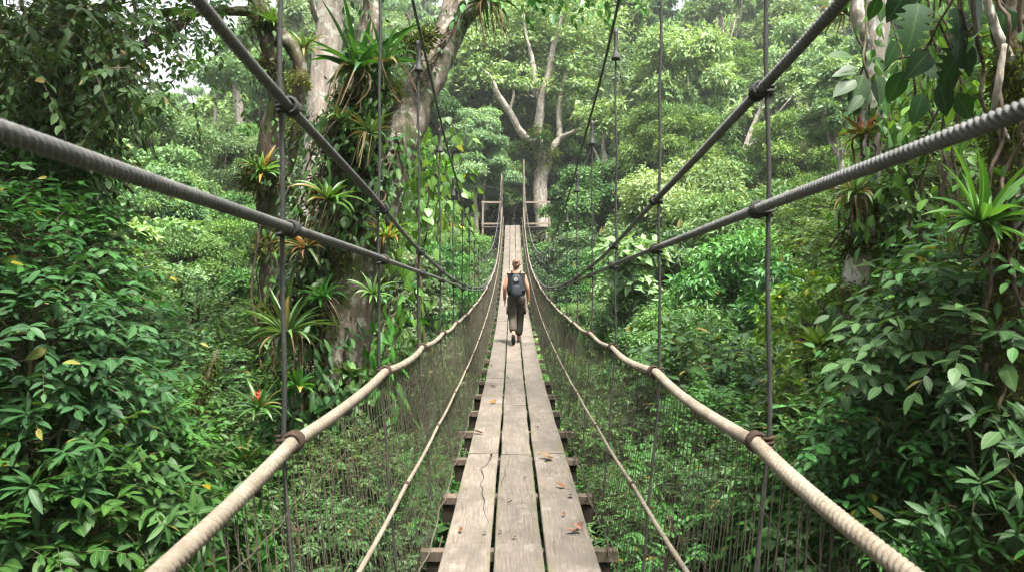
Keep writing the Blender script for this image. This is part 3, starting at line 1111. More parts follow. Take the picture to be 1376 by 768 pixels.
ORD = ["", "first", "second", "third", "fourth", "fifth", "sixth", "seventh", "eighth", "ninth", "tenth", "eleventh", "twelfth", "thirteenth", "fourteenth", "fifteenth", "sixteenth", "seventeenth", "eighteenth", "nineteenth", "twentieth", "twenty-first", "twenty-second", "twenty-third", "twenty-fourth", "twenty-fifth"]


def plant(key, loc, rz, sc, label, group, zs=1.0, name=None):
    c = copy_tree(protos[key][1])
    c.location = [float(v) for v in loc]
    c.rotation_euler = (0, 0, rz)
    c.scale = (sc, sc, sc * zs)
    c["label"] = label
    c["group"] = group
    if name:
        c.name = name
    return c


rng = np.random.default_rng(77)
rows_y = [50.0, 55.5, 61.5, 68, 75, 83, 92, 102, 112]
ROWN = ["lowest", "second", "third", "fourth", "fifth", "sixth", "seventh", "eighth", "topmost"]
mixes = [["broad", "fine", "billow", "plume", "tall"], ["broad", "tall", "billow", "fine", "plume"], ["broad", "tall", "open", "billow", "broad"], ["broad", "tall", "open", "billow", "tall"]]
for ri, y in enumerate(rows_y):
    sp = 6.3 + 0.30 * ri
    half = 0.76 * y
    xs = np.arange(-half, half, sp) + rng.uniform(0, sp)
    left = sorted([x for x in xs if x < 1.3], reverse=True)
    right = sorted([x for x in xs if x >= 1.3])
    for side, arr in (("left", left), ("right", right)):
        for i, x in enumerate(arr):
            if ri == 0 and abs(x - 1.8) < 3.0:
                continue
            xx, yy = x + rng.normal(0, .8), y + rng.normal(0, 1.3)
            key = mixes[min(ri // 2, 3)][rng.integers(0, 5)]
            sc = rng.uniform(.85, 1.3) * (.8 if -.55 < xx / yy < -.36 else 1.0)
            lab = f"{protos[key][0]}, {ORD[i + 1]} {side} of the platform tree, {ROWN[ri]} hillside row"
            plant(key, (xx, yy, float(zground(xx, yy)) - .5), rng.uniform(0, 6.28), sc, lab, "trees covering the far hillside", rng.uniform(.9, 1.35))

# valley trees on both flanks, between the viewer and the far landing (px, py of the crown centre, distance, kind, crown width in px, label)
VALLEY = [
    (930, 350, 27, "draped", 235, "large pale vine draped tree crown right of the bridge behind the suspender ropes"),
    (1075, 235, 40, "plume", 150, "feathery crown at the right, below the bare leaning branch"),
    (800, 300, 38, "dark", 150, "dark green crown close behind the right suspender ropes of the far bridge half"),
    (1030, 450, 22, "layered", 200, "layered dark green tree beneath the big vine draped crown"),
    (820, 440, 25, "fine", 190, "soft green bushy tree low beside the right hand rope"),
    (1000, 310, 46, "broad", 150, "rounded mid green crown behind the vine draped tree"),
    (870, 215, 52, "billow", 140, "pale billowing crown above the vine draped tree"),
    (1130, 400, 30, "plume", 190, "mid green crown between the vine draped tree and the near right thicket"),
    (770, 380, 33, "layered", 120, "small tiered tree just right of the far bridge half"),
    (905, 560, 15, "fine", 260, "soft green tree seen through the right netting"),
    (800, 610, 13.5, "dark", 240, "dark green tree under the right edge of the deck"),
    (1040, 590, 14, "fine", 240, "soft green tree below the right hand rope"),
    (255, 330, 33, "plume", 215, "large feathery tree in the valley left of the epiphyte covered trunk"),
    (170, 400, 28, "dark", 170, "dark green tree in the valley behind the pale thin trunk"),
    (330, 390, 26, "fine", 165, "soft green tree just left of the slender mossy trunk"),
    (210, 250, 44, "billow", 160, "pale billowing crown on the left slope, under the gap of sky"),
    (300, 215, 50, "broad", 140, "rounded crown on the left slope behind the thick left cable"),
    (130, 310, 36, "plume", 150, "feathery tree on the left slope near the left cable"),
    (600, 330, 30, "plume", 130, "feathery crown between the leaning trunk and the far bridge half"),
    (640, 215, 46, "layered", 120, "tiered tree left of the platform, above its rail frame"),
    (625, 400, 24, "fine", 130, "soft green tree behind the left netting of the far bridge half"),
    (560, 440, 19, "layered", 170, "mid green tree behind the left hand rope"),
    (230, 470, 21, "layered", 200, "tiered green tree low in the left valley"),
    (120, 500, 17, "fine", 220, "soft green tree low at the left behind the big leaved shrubs"),
    (300, 560, 14.5, "fine", 210, "soft green tree in the hollow left of the epiphyte covered trunk"),
    (560, 590, 13.5, "fine", 240, "soft green tree under the left netting"),
    (640, 500, 20, "dark", 150, "dark tree under the deck left of the walker"),
    (740, 480, 22, "fine", 130, "soft green tree under the deck right of the walker"),
    (1230, 330, 24, "dark", 260, "dark green tree behind the lichen covered trunk"),
    (1300, 150, 20, "fine", 260, "soft green crown behind the big hanging leaves"),
    (1340, 420, 15, "dark", 280, "dark green tree deep inside the right thicket"),
    (1180, 560, 13, "dark", 260, "dark green tree behind the right thicket below the lime bush"),
    (30, 250, 18, "dark", 260, "dark green tree behind the left canopy"),
    (200, 330, 27, "plume", 150, "feathery tree in the middle of the left valley, nearer than the large one"),
    (300, 300, 38, "fine", 150, "soft green crown behind the large feathery tree in the left valley"),
    (345, 330, 30, "plume", 130, "feathery crown right behind the slender mossy trunk"),
    (250, 410, 23, "fine", 170, "soft green crown in the lower middle of the left valley"),
    (180, 250, 40, "dark", 150, "dark crown above the pale thin upright trunk"),
    (330, 250, 44, "plume", 150, "feathery crown behind the light green bromeliad tuft"),
    (100, 400, 24, "plume", 170, "feathery tree left of the pale thin upright trunk"),
    (310, 445, 18, "dark", 150, "dark crown left of the large spiky bromeliad"),
    (860, 400, 30, "plume", 170, "feathery crown left of the vine draped tree"),
    (960, 430, 25, "dark", 170, "dark crown under the left part of the vine draped tree"),
    (1060, 330, 33, "fine", 160, "soft green crown right of the vine draped tree"),
    (780, 330, 42, "plume", 110, "feathery crown right of the wooden platform, nearer one"),
    (840, 290, 48, "fine", 130, "soft green crown above and left of the vine draped tree"),
    (1000, 510, 17, "plume", 190, "feathery tree low at the right beyond the hand rope"),
    (870, 480, 19, "dark", 170, "dark crown low beside the right hand rope"),
    (692, 250, 50, "plume", 105, "feathery crown behind the left rail frame of the wooden platform"),
    (775, 245, 51, "fine", 120, "soft green crown right behind the pale forked tree"),
    (722, 262, 53, "billow", 110, "pale billowing crown directly behind the pale forked tree"),
    (745, 190, 58, "broad", 130, "rounded crown rising behind the limbs of the pale forked tree"),
    (680, 190, 57, "plume", 120, "feathery crown rising left of the pale forked tree"),
    (880, 195, 56, "plume", 130, "feathery crown in the gap above the vine draped tree, left one"),
    (845, 245, 54, "billow", 110, "pale billowing crown close above the left shoulder of the vine draped tree"),
    (945, 205, 57, "broad", 130, "rounded crown in the gap above the vine draped tree, right one"),
    (1030, 240, 52, "plume", 120, "feathery crown behind the short slanting pale trunk"),
    (-110, 330, 9.5, "fine", 330, "soft green tree beside the ravine, left of the dark canopy tree"),
    (-260, 300, 14, "dark", 360, "dark green tree far left of the dark canopy tree"),
    (-120, 250, 20, "plume", 300, "feathery tree far left behind the dark canopy tree"),
    (-330, 420, 8.0, "plume", 420, "feathery tree low beside the ravine, far left"),
    (1490, 330, 9.5, "fine", 330, "soft green tree beside the ravine, right of the moss covered trunk"),
    (1640, 300, 14, "dark", 360, "dark green tree far right of the moss covered trunk"),
    (1500, 250, 20, "plume", 300, "feathery tree far right behind the moss covered trunk"),
    (1710, 420, 8.0, "plume", 420, "feathery tree low beside the ravine, far right"),
    (1120, 150, 34, "tall", 110, "tall green tree left of the lichen covered trunk"),
]
for (px, py, d, key, wpx, lab) in VALLEY:
    p = P(px, py, d)
    Rp, zc = RP[key], ZC[key]
    sc = wpx / 1000 * d / 2 / Rp
    Rw = sc * Rp
    if abs(p[0]) < Rw + .9 and d < 44 and p[2] + Rw * .95 > float(zdeck(d)) - .4:
        p[0] = math.copysign(Rw + .9, p[0])
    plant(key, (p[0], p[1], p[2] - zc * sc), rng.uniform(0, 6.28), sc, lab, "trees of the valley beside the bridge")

# lower canopy filling the ravine on both sides and under the bridge
vy = [13.4, 16.4, 19.8, 23.6, 27.8, 32.4, 37.4, 42]
VROW = ["nearest", "second", "third", "fourth", "fifth", "sixth", "seventh", "ninth", "farthest"]
for ri, y in enumerate(vy):
    sp = 2.9 + 0.12 * y
    half = 0.74 * y + 1.5
    xs = np.arange(-half, half, sp) + rng.uniform(0, sp * .5)
    for side, arr in (("left", sorted([x for x in xs if x < 0], reverse=True)), ("right", sorted([x for x in xs if x >= 0]))):
        for i, x in enumerate(arr):
            xx, yy = x + rng.normal(0, .35), y + rng.normal(0, .6)
            key = ["fine", "plume", "dark", "fine", "layered", "plume", "draped"][rng.integers(0, 7)]
            sc = (1.6 + 0.058 * y) / RP[key] * rng.uniform(.8, 1.3)
            Rw = RP[key] * sc
            zc_ = np.interp(yy, [8, 14, 22, 32, 42], [-4.9, -4.3, -3.2, -1.2, 1.2]) + .10 * abs(xx) + rng.normal(0, .6 + .04 * yy)
            if abs(xx) < Rw + .8:
                zc_ = min(zc_, float(zdeck(yy)) - .9 - Rw * 1.05)
            lab = f"{protos[key][0]}, {ORD[i + 1]} {side} of the bridge, {VROW[ri]} row of the ravine canopy"
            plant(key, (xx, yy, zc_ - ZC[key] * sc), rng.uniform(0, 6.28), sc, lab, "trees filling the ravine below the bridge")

for k_, (l_, o_) in protos.items():
    drop_tree(o_)

# the big tree that carries the platform
p0 = P(728, 300, 48.2)
root = thing("platform_tree", "tall pale forked tree with mossy clumps standing behind the wooden platform", "tree", (p0[0], p0[1], float(zground(p0[0], p0[1])) - .5))
OR = tuple(root.location)
rt = np.random.default_rng(5)


def px_path(rows):
    return np.array([P(a, b, d) for a, b, d in rows])


def add_limb(mb, rows, r0, r1, s=9, n=26, lump=.07, rng=rt):
    p = spline(px_path(rows), n)
    tube(mb, p, np.linspace(r0, r1, n) if np.isscalar(r0) else np.interp(np.linspace(0, 1, n), np.linspace(0, 1, len(r0)), r0), s, 0.5, lump, rng)


mb = MB()
add_limb(mb, [(730, 420, 48.2), (730, 308, 48.2), (726, 275, 48.2), (727, 240, 48.2), (733, 215, 48.2)], .53, .44)
mb.build("trunk", M["bark_pale"], root, OR)
TIPS = []
for rows, rr in (([(731, 222, 48.2), (722, 190, 48.2), (726, 150, 48), (729, 125, 48), (738, 98, 47.8), (742, 70, 47.6), (750, 40, 47.6), (758, 8, 47.8)], [.42, .34, .28, .25, .21, .16, .10, .05]),
                 ([(724, 190, 48), (712, 190, 48), (698, 175, 47.6), (684, 150, 47.4), (669, 128, 47), (660, 104, 47), (642, 88, 47)], [.30, .28, .26, .24, .18, .09, .04]),
                 ([(728, 140, 48), (721, 115, 48.3), (717, 92, 48.5), (713, 70, 48.5), (706, 44, 48.6), (704, 18, 48.6)], [.22, .20, .17, .13, .08, .04]),
                 ([(733, 218, 48.2), (742, 200, 48), (752, 187, 48), (765, 180, 47.6), (780, 172, 47.4), (792, 160, 47.4)], [.28, .24, .20, .15, .09, .04]),
                 ([(752, 187, 48), (751, 160, 48.2), (752, 140, 48.2), (756, 118, 48.2), (762, 94, 48.2), (774, 78, 48.2)], [.19, .18, .16, .12, .07, .03]),
                 ([(684, 150, 47.4), (690, 130, 47.6), (688, 108, 47.8), (680, 92, 47.8)], [.10, .08, .05, .02]),
                 ([(729, 125, 48), (716, 118, 47.6), (700, 112, 47.4)], [.10, .06, .02]),
                 ([(752, 140, 48.2), (764, 132, 48), (778, 120, 48)], [.08, .05, .02])):
    mb = MB()
    add_limb(mb, rows, rr, 0, 8, 30, .09)
    mb.build("limb", M["bark_pale"], root, OR)
    TIPS.append(rows[-1])
    TIPS.append(rows[-2])
mb = MB()
cl = []
for (a, b, r) in ((722, 188, .9), (730, 205, .8), (716, 200, .6), (726, 175, .7), (682, 146, .45), (734, 222, .6), (740, 208, .6)):
    c = P(a, b, 47.9)
    cl.append((c[0], c[1], c[2], r))
crown_leaves(mb, rt, cl, 2200, .17, KITE_N, .8, 0.8)
mb.build("moss_clump", M["moss_leaf"], root, OR, smooth=False)
mb = MB()
cl = []
for (a, b, r) in ((742, 55, 2.0), (712, 55, 2.0), (665, 112, 1.5), (690, 75, 1.9), (775, 170, 1.3), (760, 105, 1.6), (780, 60, 2), (730, 25, 2.2), (690, 30, 2), (655, 120, 1.6), (668, 140, 1), (708, 60, 1.8), (752, 90, 1.6), (772, 150, 1.3), (735, 10, 2.4), (800, 40, 2.2), (650, 70, 2)):
    c = P(a, b, 51.5)
    cl.append((c[0], c[1] + rt.normal(0, .5), c[2], r))
for (a, b, d) in TIPS:
    for q in range(3):
        c = P(a, b, d) + rt.normal(0, .45, 3)
        cl.append((c[0], c[1], c[2] + .2, rt.uniform(.35, .8)))
crown_leaves(mb, rt, cl, 15000, .28, KITE, .7)
mb.build("crown", M["leaf_hill"], root, OR, smooth=False)

# bare pale trunks and branches that show between the crowns
BARE = [
    ([(1000, 210, 44), (1008, 180, 44), (1020, 150, 44.3), (1030, 125, 44.5)], .22, .10, "short pale trunk slanting up between the right cables", [[(1004, 200, 44), (1030, 170, 44), (1062, 132, 44)]]),
    ([(820, 290, 40), (818, 235, 40), (811, 200, 40), (812, 170, 40)], .17, .09, "thin pale trunk behind the right suspender ropes near the platform", [[(816, 240, 40), (800, 205, 40), (790, 185, 40)]]),
    ([(870, 118, 58), (850, 122, 58), (832, 118, 58), (829, 104, 58)], .16, .07, "bent bare pale branch above the vine draped tree", [[(862, 118, 58), (880, 108, 58), (905, 96, 58)]]),
    ([(132, 330, 20), (129, 290, 20), (130, 255, 20), (128, 215, 20)], .10, .06, "pale thin upright trunk near the left dark canopy", [[(131, 325, 20), (140, 345, 20), (148, 390, 20), (142, 430, 20)]]),
    ([(162, 475, 21), (160, 440, 21), (160, 420, 21), (158, 395, 21)], .09, .05, "short pale sapling trunk low in the left valley", []),
    ([(124, 470, 20), (123, 430, 20), (126, 390, 20), (124, 340, 20)], .08, .05, "slim brown trunk beside the pale thin trunk", []),
    ([(258, 430, 25), (254, 405, 25), (248, 375, 25), (246, 350, 25)], .06, .03, "thin leaning dead stem in the tiered valley tree", [[(254, 405, 25), (262, 432, 25)], [(250, 394, 25), (238, 393, 25)]]),
    ([(322, 160, 46), (318, 130, 46), (312, 105, 46)], .30, .2, "pale trunk on the left skyline", []),
    ([(290, 195, 46), (289, 170, 46), (290, 130, 46), (287, 112, 46)], .15, .08, "slender pale trunk on the left skyline beside the cable", []),
    ([(905, 470, 20), (915, 430, 20), (922, 400, 20), (918, 370, 20)], .09, .05, "brown crooked trunk inside the vine draped crown", [[(918, 400, 20), (930, 382, 20), (935, 360, 20)]]),
    ([(850, 470, 19), (848, 440, 19), (850, 410, 19), (852, 380, 19)], .05, .03, "thin pale stem beside the right hand rope", []),
]
for i, (rows, r0, r1, lab, subs) in enumerate(BARE):
    pth = px_path(rows)
    gz = float(zground(pth[0][0], pth[0][1]))
    base = np.array([pth[0][0], pth[0][1], min(gz, pth[0][2]) - .4])
    root = thing("bare_trunk", lab, "trunk", base, "bare pale trunks between the crowns")
    mb = MB()
    full = np.vstack([base[None], base[None] * .5 + pth[:1] * .5 + rt.normal(0, .05, (1, 3)), pth])
    p = spline(full, 30)
    tube(mb, p, np.interp(np.arange(30), [0, 22, 29], [r0 * 1.1, r1 * 1.2, r1 * .45]), 7, 0.5, .10, rt)
    mb.build("stem", M["bark_pale"], root, base)
    mb = MB()
    tip = pth[-1]
    crown_leaves(mb, rt, [(tip[0] + rt.normal(0, .5), tip[1] + rt.normal(0, .5), tip[2] + rt.uniform(-.2, 1.0), rt.uniform(.5, 1.1) * tip[1] / 40) for _ in range(6)], 1500, .22, KITE, .7)
    mb.build("crown", M["leaf_hill"], root, base, smooth=False)
    for sb in subs:
        mb = MB()
        tube(mb, spline(px_path(sb), 14), np.linspace(r1 * .9, r1 * .35, 14), 6, .5, .06, rt)
        mb.build("branch", M["bark_pale"], root, base)

# undergrowth over the slopes: a mass nobody could count
ru = np.random.default_rng(9)
mb = MB()
n = 15000
yy = np.where(ru.random(n) < .5, ru.uniform(2, 34, n), ru.uniform(30, 120, n))
xx = ru.uniform(-1, 1, n) * (4 + .82 * yy)
zz = zground(xx, yy)
ctr = np.stack([xx, yy, zz], -1)
m = 11
hgt = ru.uniform(.2, .9, n)
a = ru.uniform(0, 2 * PI, (n, m))
rad = ru.uniform(.1, .6, (n, m))
pos = ctr[:, None, :] + np.stack([np.cos(a) * rad, np.sin(a) * rad, hgt[:, None] * ru.uniform(.4, 1, (n, m)) - .3 * rad], -1)
Ld = np.stack([np.cos(a), np.sin(a), ru.normal(-.1, .35, (n, m))], -1)
Nd = np.stack([np.cos(a) * .4, np.sin(a) * .4, np.ones((n, m))], -1) + ru.normal(0, .3, (n, m, 3))
sz = np.repeat(ru.uniform(.16, .42, n) * np.interp(yy, [30, 110], [1, 2.2]), m) * ru.uniform(.7, 1.3, n * m)
put_leaves(mb, KITE_N, pos.reshape(-1, 3), Ld.reshape(-1, 3), Nd.reshape(-1, 3), sz, np.clip(ru.random(n * m) * .6 + np.repeat(ru.random(n), m) * .4, 0, .97))
ug = mb.build("undergrowth", M["leaf_undergrowth"], smooth=False)
ug["kind"] = "stuff"


# ------------------------------------------------------------------ near plants: twigs that carry real leaves
def twigs(mbL, mbT, rng, B, D, Ln, nl, leaf, ll, droop=0.25, whorl=False, tr=0.004, up=0.8, s0=0.25, wsr=(0.85, 1.15), leafdroop=0.25, jit=0.35):
    B, D = np.asarray(B, float), unit(np.asarray(D, float))
    n = len(B)
    Ln = np.full(n, Ln) if np.isscalar(Ln) else np.asarray(Ln, float)
    UP = np.array([0, 0, 1.0])
    side = np.cross(D, UP)
    bad = np.linalg.norm(side, axis=1) < 0.1
    side[bad] = rand_dirs(rng, int(bad.sum())) if bad.any() else side[bad]
    side = unit(side)
    # twig tubes
    if tr > 0:
        st = np.array([0, .35, .7, 1.0])
        C = B[:, None] + D[:, None] * (st[None, :, None] * Ln[:, None, None]) - UP * (droop * st ** 2)[None, :, None] * Ln[:, None, None]
        up2 = np.cross(side, D)
        rr = tr * (1 - .6 * st)
        ang = np.array([0, 2.1, 4.2])
        ring = side[:, None, None] * np.cos(ang)[None, None, :, None] + up2[:, None, None] * np.sin(ang)[None, None, :, None]
        V = C[:, :, None] + ring * rr[None, :, None, None]
        q = ring_faces(4, 3)
        mbT.add(V.reshape(-1, 3), (q[None] + (np.arange(n) * 12)[:, None, None]).reshape(-1, 4), None, 0.5)
    # leaves
    j = np.arange(nl)
    if whorl:
        s = np.clip(0.72 + 0.30 * (j / max(1, nl - 1)), 0, 1)[None] * np.ones((n, 1)) + rng.normal(0, .03, (n, nl))
        a = (j * 2.4)[None] + rng.uniform(0, 6.28, (n, 1)) + rng.normal(0, .25, (n, nl))
        lat = side[:, None] * np.cos(a)[..., None] + np.cross(side, D)[:, None] * np.sin(a)[..., None]
        Ld = D[:, None] * rng.uniform(.35, .8, (n, nl, 1)) + lat * 1.0 - UP * leafdroop
    else:
        s = s0 + (1 - s0) * (j + rng.random((n, nl))) / nl
        sg = np.where(j % 2 == 0, 1, -1)[None, :, None]
        Ld = D[:, None] * rng.uniform(.3, .9, (n, nl, 1)) + side[:, None] * sg * rng.uniform(.6, 1.1, (n, nl, 1)) - UP * (leafdroop + rng.normal(0, .2, (n, nl, 1)))
        Ld[:, -1] = D - UP * (leafdroop + droop)
    s = np.clip(s, 0, 1.02)
    pos = B[:, None] + D[:, None] * (s * Ln[:, None])[..., None] - UP * (droop * s ** 2 * Ln[:, None])[..., None]
    Nd = UP * up + D[:, None] * .25 + rng.normal(0, jit, (n, nl, 3))
    sz = rng.uniform(*ll, (n, nl)) * (0.75 + .35 * np.sin(s * PI * .8))
    tv = rng.random((n, 1))
    var = np.clip(.55 * rng.random((n, nl)) + .45 * tv, 0, .965)
    var = np.where(rng.random((n, nl)) < .013, .994, var)
    put_leaves(mbL, leaf, pos.reshape(-1, 3), Ld.reshape(-1, 3), Nd.reshape(-1, 3), sz.ravel(), var.ravel(), rng.uniform(*wsr, n * nl))


OV = leaf_ovate(5, 0.44, .10, .16, .42)
OVW = leaf_ovate(5, 0.56, .10, .14, .40)
LAN = leaf_ovate(6, 0.27, .10, .22, .45)
OV3 = leaf_ovate(3, 0.46, .12, .15, .42)
HEART = leaf_ovate(6, 0.72, .08, .2, .33)


def make_shrub(seed, name, rx, rz, ntw, nl, leaf, ll, leaf_m, whorl=False, stem=13.0, low=-0.55, droop=.3, leafdroop=.25, s0=.25, tl=(.35, .75), up=.8, jit=.35, stems=3):
    rng = np.random.default_rng(seed)
    root = thing(name, "plant", "plant")
    mbL, mbT = MB(), MB()
    d = rand_dirs(rng, ntw * 2)
    d = d[d[:, 2] > low][:ntw]
    n = len(d)
    rr = rng.uniform(.25, .92, n) ** .6
    knob = 1 + .25 * np.sin(d[:, 0] * 4 + seed) * np.cos(d[:, 1] * 5 + d[:, 2] * 3)
    R = np.array([rx, rx, rz])
    B = d * R * (rr * knob)[:, None] * .82
    D = unit(d * np.array([1, 1, .55]) + np.array([0, 0, .30]) + rng.normal(0, .35, (n, 3)))
    twigs(mbL, mbT, rng, B, D, rng.uniform(*tl, n), nl, leaf, ll, droop, whorl, .004, up, s0, leafdroop=leafdroop, jit=jit)
    # stems and side branches
    for k in range(stems):
        a = rng.uniform(0, 6.28)
        tube(mbT, spline([(rng.normal(0, .1), rng.normal(0, .1), -stem), (rng.normal(0, .08), rng.normal(0, .08), -stem * .4), (.2 * rx * math.cos(a), .2 * rx * math.sin(a), -.2 * rz), (.45 * rx * math.cos(a), .45 * rx * math.sin(a), .65 * rz)], 14), np.linspace(.05, .008, 14), 5, .5, .06, rng)
    for k in rng.permutation(n)[:min(n, 60)]:
        z0 = min(B[k][2] - .35 * math.hypot(*B[k][:2]), .5 * rz)
        b = np.array([rng.normal(0, .05), rng.normal(0, .05), z0])
        tube(mbT, spline([b, b * .5 + B[k] * .5 + np.array([0, 0, -.05]), B[k]], 5), np.linspace(.011, .004, 5), 4, cap=False)
    mbT.build("stem", M["stem"], root)
    mbL.build("foliage", leaf_m, root)
    return root


shr = {
    "big_whorl": make_shrub(101, "broadleaf_shrub", .75, .75, 110, 9, LAN, (.13, .22), M["leaf_gloss"], whorl=True, leafdroop=.2, tl=(.25, .5)),
    "big_oval": make_shrub(102, "broadleaf_shrub", .85, .85, 120, 9, OV, (.11, .20), M["leaf_near"], leafdroop=.45, tl=(.5, .9), s0=.15),
    "mid_oval": make_shrub(103, "broadleaf_shrub", .95, .9, 270, 9, OV, (.075, .135), M["leaf_near"], leafdroop=.3, tl=(.4, .8)),
    "mid_lance": make_shrub(104, "broadleaf_shrub", .95, .9, 240, 10, LAN, (.10, .165), M["leaf_near"], leafdroop=.35, tl=(.45, .85)),
    "small_oval": make_shrub(105, "small_leaved_shrub", 1.1, 1.0, 420, 10, OV3, (.065, .11), M["leaf_near"], leafdroop=.25, tl=(.35, .75)),
    "small_round": make_shrub(106, "small_leaved_shrub", 1.1, .95, 380, 11, leaf_ovate(3, .62, .1, .1, .45), (.055, .095), M["leaf_mid"], leafdroop=.2, tl=(.35, .75)),
    "lime": make_shrub(107, "lime_shrub", .8, .75, 120, 9, OV, (.11, .18), M["leaf_lime"], whorl=True, leafdroop=.05, tl=(.3, .55), up=.5, jit=.5),
    "sunny": make_shrub(109, "broadleaf_shrub", .95, .95, 260, 9, OV3, (.07, .14), M["leaf_sunny"], leafdroop=.3, tl=(.4, .8)),
    "dark_mid": make_shrub(108, "broadleaf_shrub", 1.0, 1.0, 260, 8, OV, (.085, .16), M["leaf_gloss"], leafdroop=.4, tl=(.4, .8)),
}
SHR_R = {"big_whorl": 1.05, "big_oval": 1.3, "mid_oval": 1.3, "mid_lance": 1.35, "small_oval": 1.4, "small_round": 1.4, "lime": 1.05, "dark_mid": 1.4, "sunny": 1.35}
rs = np.random.default_rng(31)


def place_shrub(key, px, py, d, sc, label, group, name=None):
    p = P(px, py, d)
    R = SHR_R[key] * sc
    if abs(p[0]) < R + .85 and p[1] < 44:
        p[2] = min(p[2], float(zdeck(p[1])) - .35 - R * .72)
    c = copy_tree(shr[key])
    c.location = [float(v) for v in p]
    c.rotation_euler = (rs.normal(0, .08), rs.normal(0, .08), rs.uniform(0, 6.28))
    c.scale = (sc, sc, sc * rs.uniform(.9, 1.1))
    c["label"] = label
    c["group"] = group
    c["category"] = "shrub"
    return c


LOOK = {"big_whorl": "shrub with whorls of big narrow glossy leaves", "big_oval": "shrub with big drooping oval glossy leaves", "mid_oval": "shrub with mid sized oval leaves",
        "mid_lance": "shrub with slender lance shaped leaves", "small_oval": "bushy shrub with small oval leaves", "small_round": "bushy shrub with small roundish leaves",
        "lime": "bright lime green shrub", "sunny": "fresh green shrub with mixed small leaves", "dark_mid": "dark shrub with plump oval leaves"}
THICKETS = {
    "left thicket in front": ("near the left edge", "shrubs of the left thicket", [
        ("big_whorl", 45, 640, 4.6, .80), ("dark_mid", 30, 500, 4.9, .75), ("big_whorl", 150, 715, 4.8, .80), ("dark_mid", 40, 380, 5.4, .70), ("mid_lance", 85, 560, 5.6, .75),
        ("big_whorl", 260, 760, 5.6, .7), ("mid_oval", 150, 610, 6.3, .8), ("mid_lance", 230, 690, 6.6, .75), ("dark_mid", 10, 745, 4.4, .8), ("dark_mid", 5, 300, 6.0, .7)]),
    "left thicket behind": ("in the left hollow", "shrubs of the left hollow", [
        ("small_oval", 120, 455, 8.5, .85), ("small_round", 215, 520, 9.0, .85), ("mid_oval", 190, 580, 7.8, .8), ("small_oval", 280, 600, 8.6, .8), ("small_oval", 320, 520, 10.5, .85),
        ("small_round", 265, 455, 12, .95), ("mid_oval", 300, 690, 7.6, .75), ("small_oval", 390, 700, 7.6, .7), ("mid_lance", 345, 640, 9.2, .7), ("small_oval", 60, 470, 9, .9),
        ("small_round", 160, 400, 13, .9), ("mid_oval", 340, 470, 11.5, .75), ("small_round", 30, 400, 10, .9), ("small_oval", 205, 640, 8.2, .8), ("small_round", 120, 660, 7.2, .8), ("small_oval", 300, 770, 7.2, .8)]),
    "left net": ("behind the left netting", "shrubs behind the left netting", [
        ("mid_oval", 470, 640, 7.6, .62), ("small_oval", 520, 690, 7.2, .6), ("small_round", 560, 620, 9.5, .7), ("mid_lance", 420, 740, 6.6, .6), ("small_oval", 590, 700, 8.5, .7),
        ("mid_oval", 520, 560, 10, .7), ("small_oval", 575, 520, 13, .8), ("lime", 545, 500, 11.5, .7), ("mid_oval", 560, 400, 13, .8), ("lime", 565, 300, 13.5, .9), ("lime", 590, 345, 15, .9),
        ("small_oval", 615, 560, 12, .8), ("small_round", 480, 770, 6.8, .6), ("mid_oval", 640, 470, 19, 1.0), ("lime", 560, 235, 14, .8), ("mid_lance", 600, 420, 16, .9)]),
    "right net": ("behind the right netting", "shrubs behind the right netting", [
        ("small_oval", 800, 720, 7.5, .65), ("mid_oval", 870, 640, 8.5, .75), ("small_round", 930, 700, 7.6, .75), ("mid_oval", 960, 600, 9.4, .8), ("small_oval", 850, 560, 11.5, .85),
        ("small_round", 790, 620, 11, .8), ("small_oval", 1010, 690, 7.4, .75), ("mid_lance", 900, 760, 6.8, .65), ("small_oval", 770, 540, 15, .95), ("small_round", 820, 500, 16, 1.0), ("small_oval", 940, 520, 14, .9), ("mid_oval", 1010, 545, 11, .8)]),
    "right front": ("in front of the right thicket", "shrubs of the right thicket front", [
        ("big_oval", 1300, 470, 4.7, .72), ("mid_oval", 1240, 600, 5.0, .7), ("big_whorl", 1330, 640, 4.3, .68), ("mid_lance", 1150, 640, 6.0, .75), ("big_oval", 1225, 480, 6.6, .66),
        ("mid_oval", 1320, 330, 7.6, .75), ("mid_oval", 1180, 740, 5.2, .6), ("mid_oval", 1100, 700, 6.2, .7), ("big_oval", 1370, 380, 4.6, .6), ("mid_lance", 1340, 760, 4.4, .7), ("big_oval", 1275, 250, 6.6, .5), ("mid_lance", 1250, 520, 5.4, .6)]),
    "right back": ("deep in the right thicket", "shrubs deep in the right thicket", [
        ("sunny", 1180, 520, 8.0, .9), ("small_oval", 1250, 320, 8.8, .8), ("sunny", 1290, 250, 8.0, .8), ("sunny", 1210, 380, 8.8, .8), ("sunny", 1300, 560, 7.4, .85), ("mid_oval", 1110, 600, 8.5, .8),
        ("lime", 1090, 430, 7.8, .62), ("lime", 1105, 510, 7.4, .55), ("sunny", 1130, 440, 8.4, .6), ("sunny", 1150, 340, 9.2, .7), ("sunny", 1105, 300, 10.5, .6), ("sunny", 1230, 200, 9.5, .7), ("sunny", 1340, 130, 9.0, .8), ("sunny", 1010, 640, 9.5, .7), ("small_round", 1260, 180, 10, .9), ("small_oval", 1340, 200, 9, .85), ("dark_mid", 1230, 690, 7.2, .9),
        ("small_oval", 1060, 640, 8.6, .8), ("lime", 1060, 560, 8.8, .5), ("small_round", 1320, 60, 11, .9), ("dark_mid", 1370, 560, 7, .9)]),
}
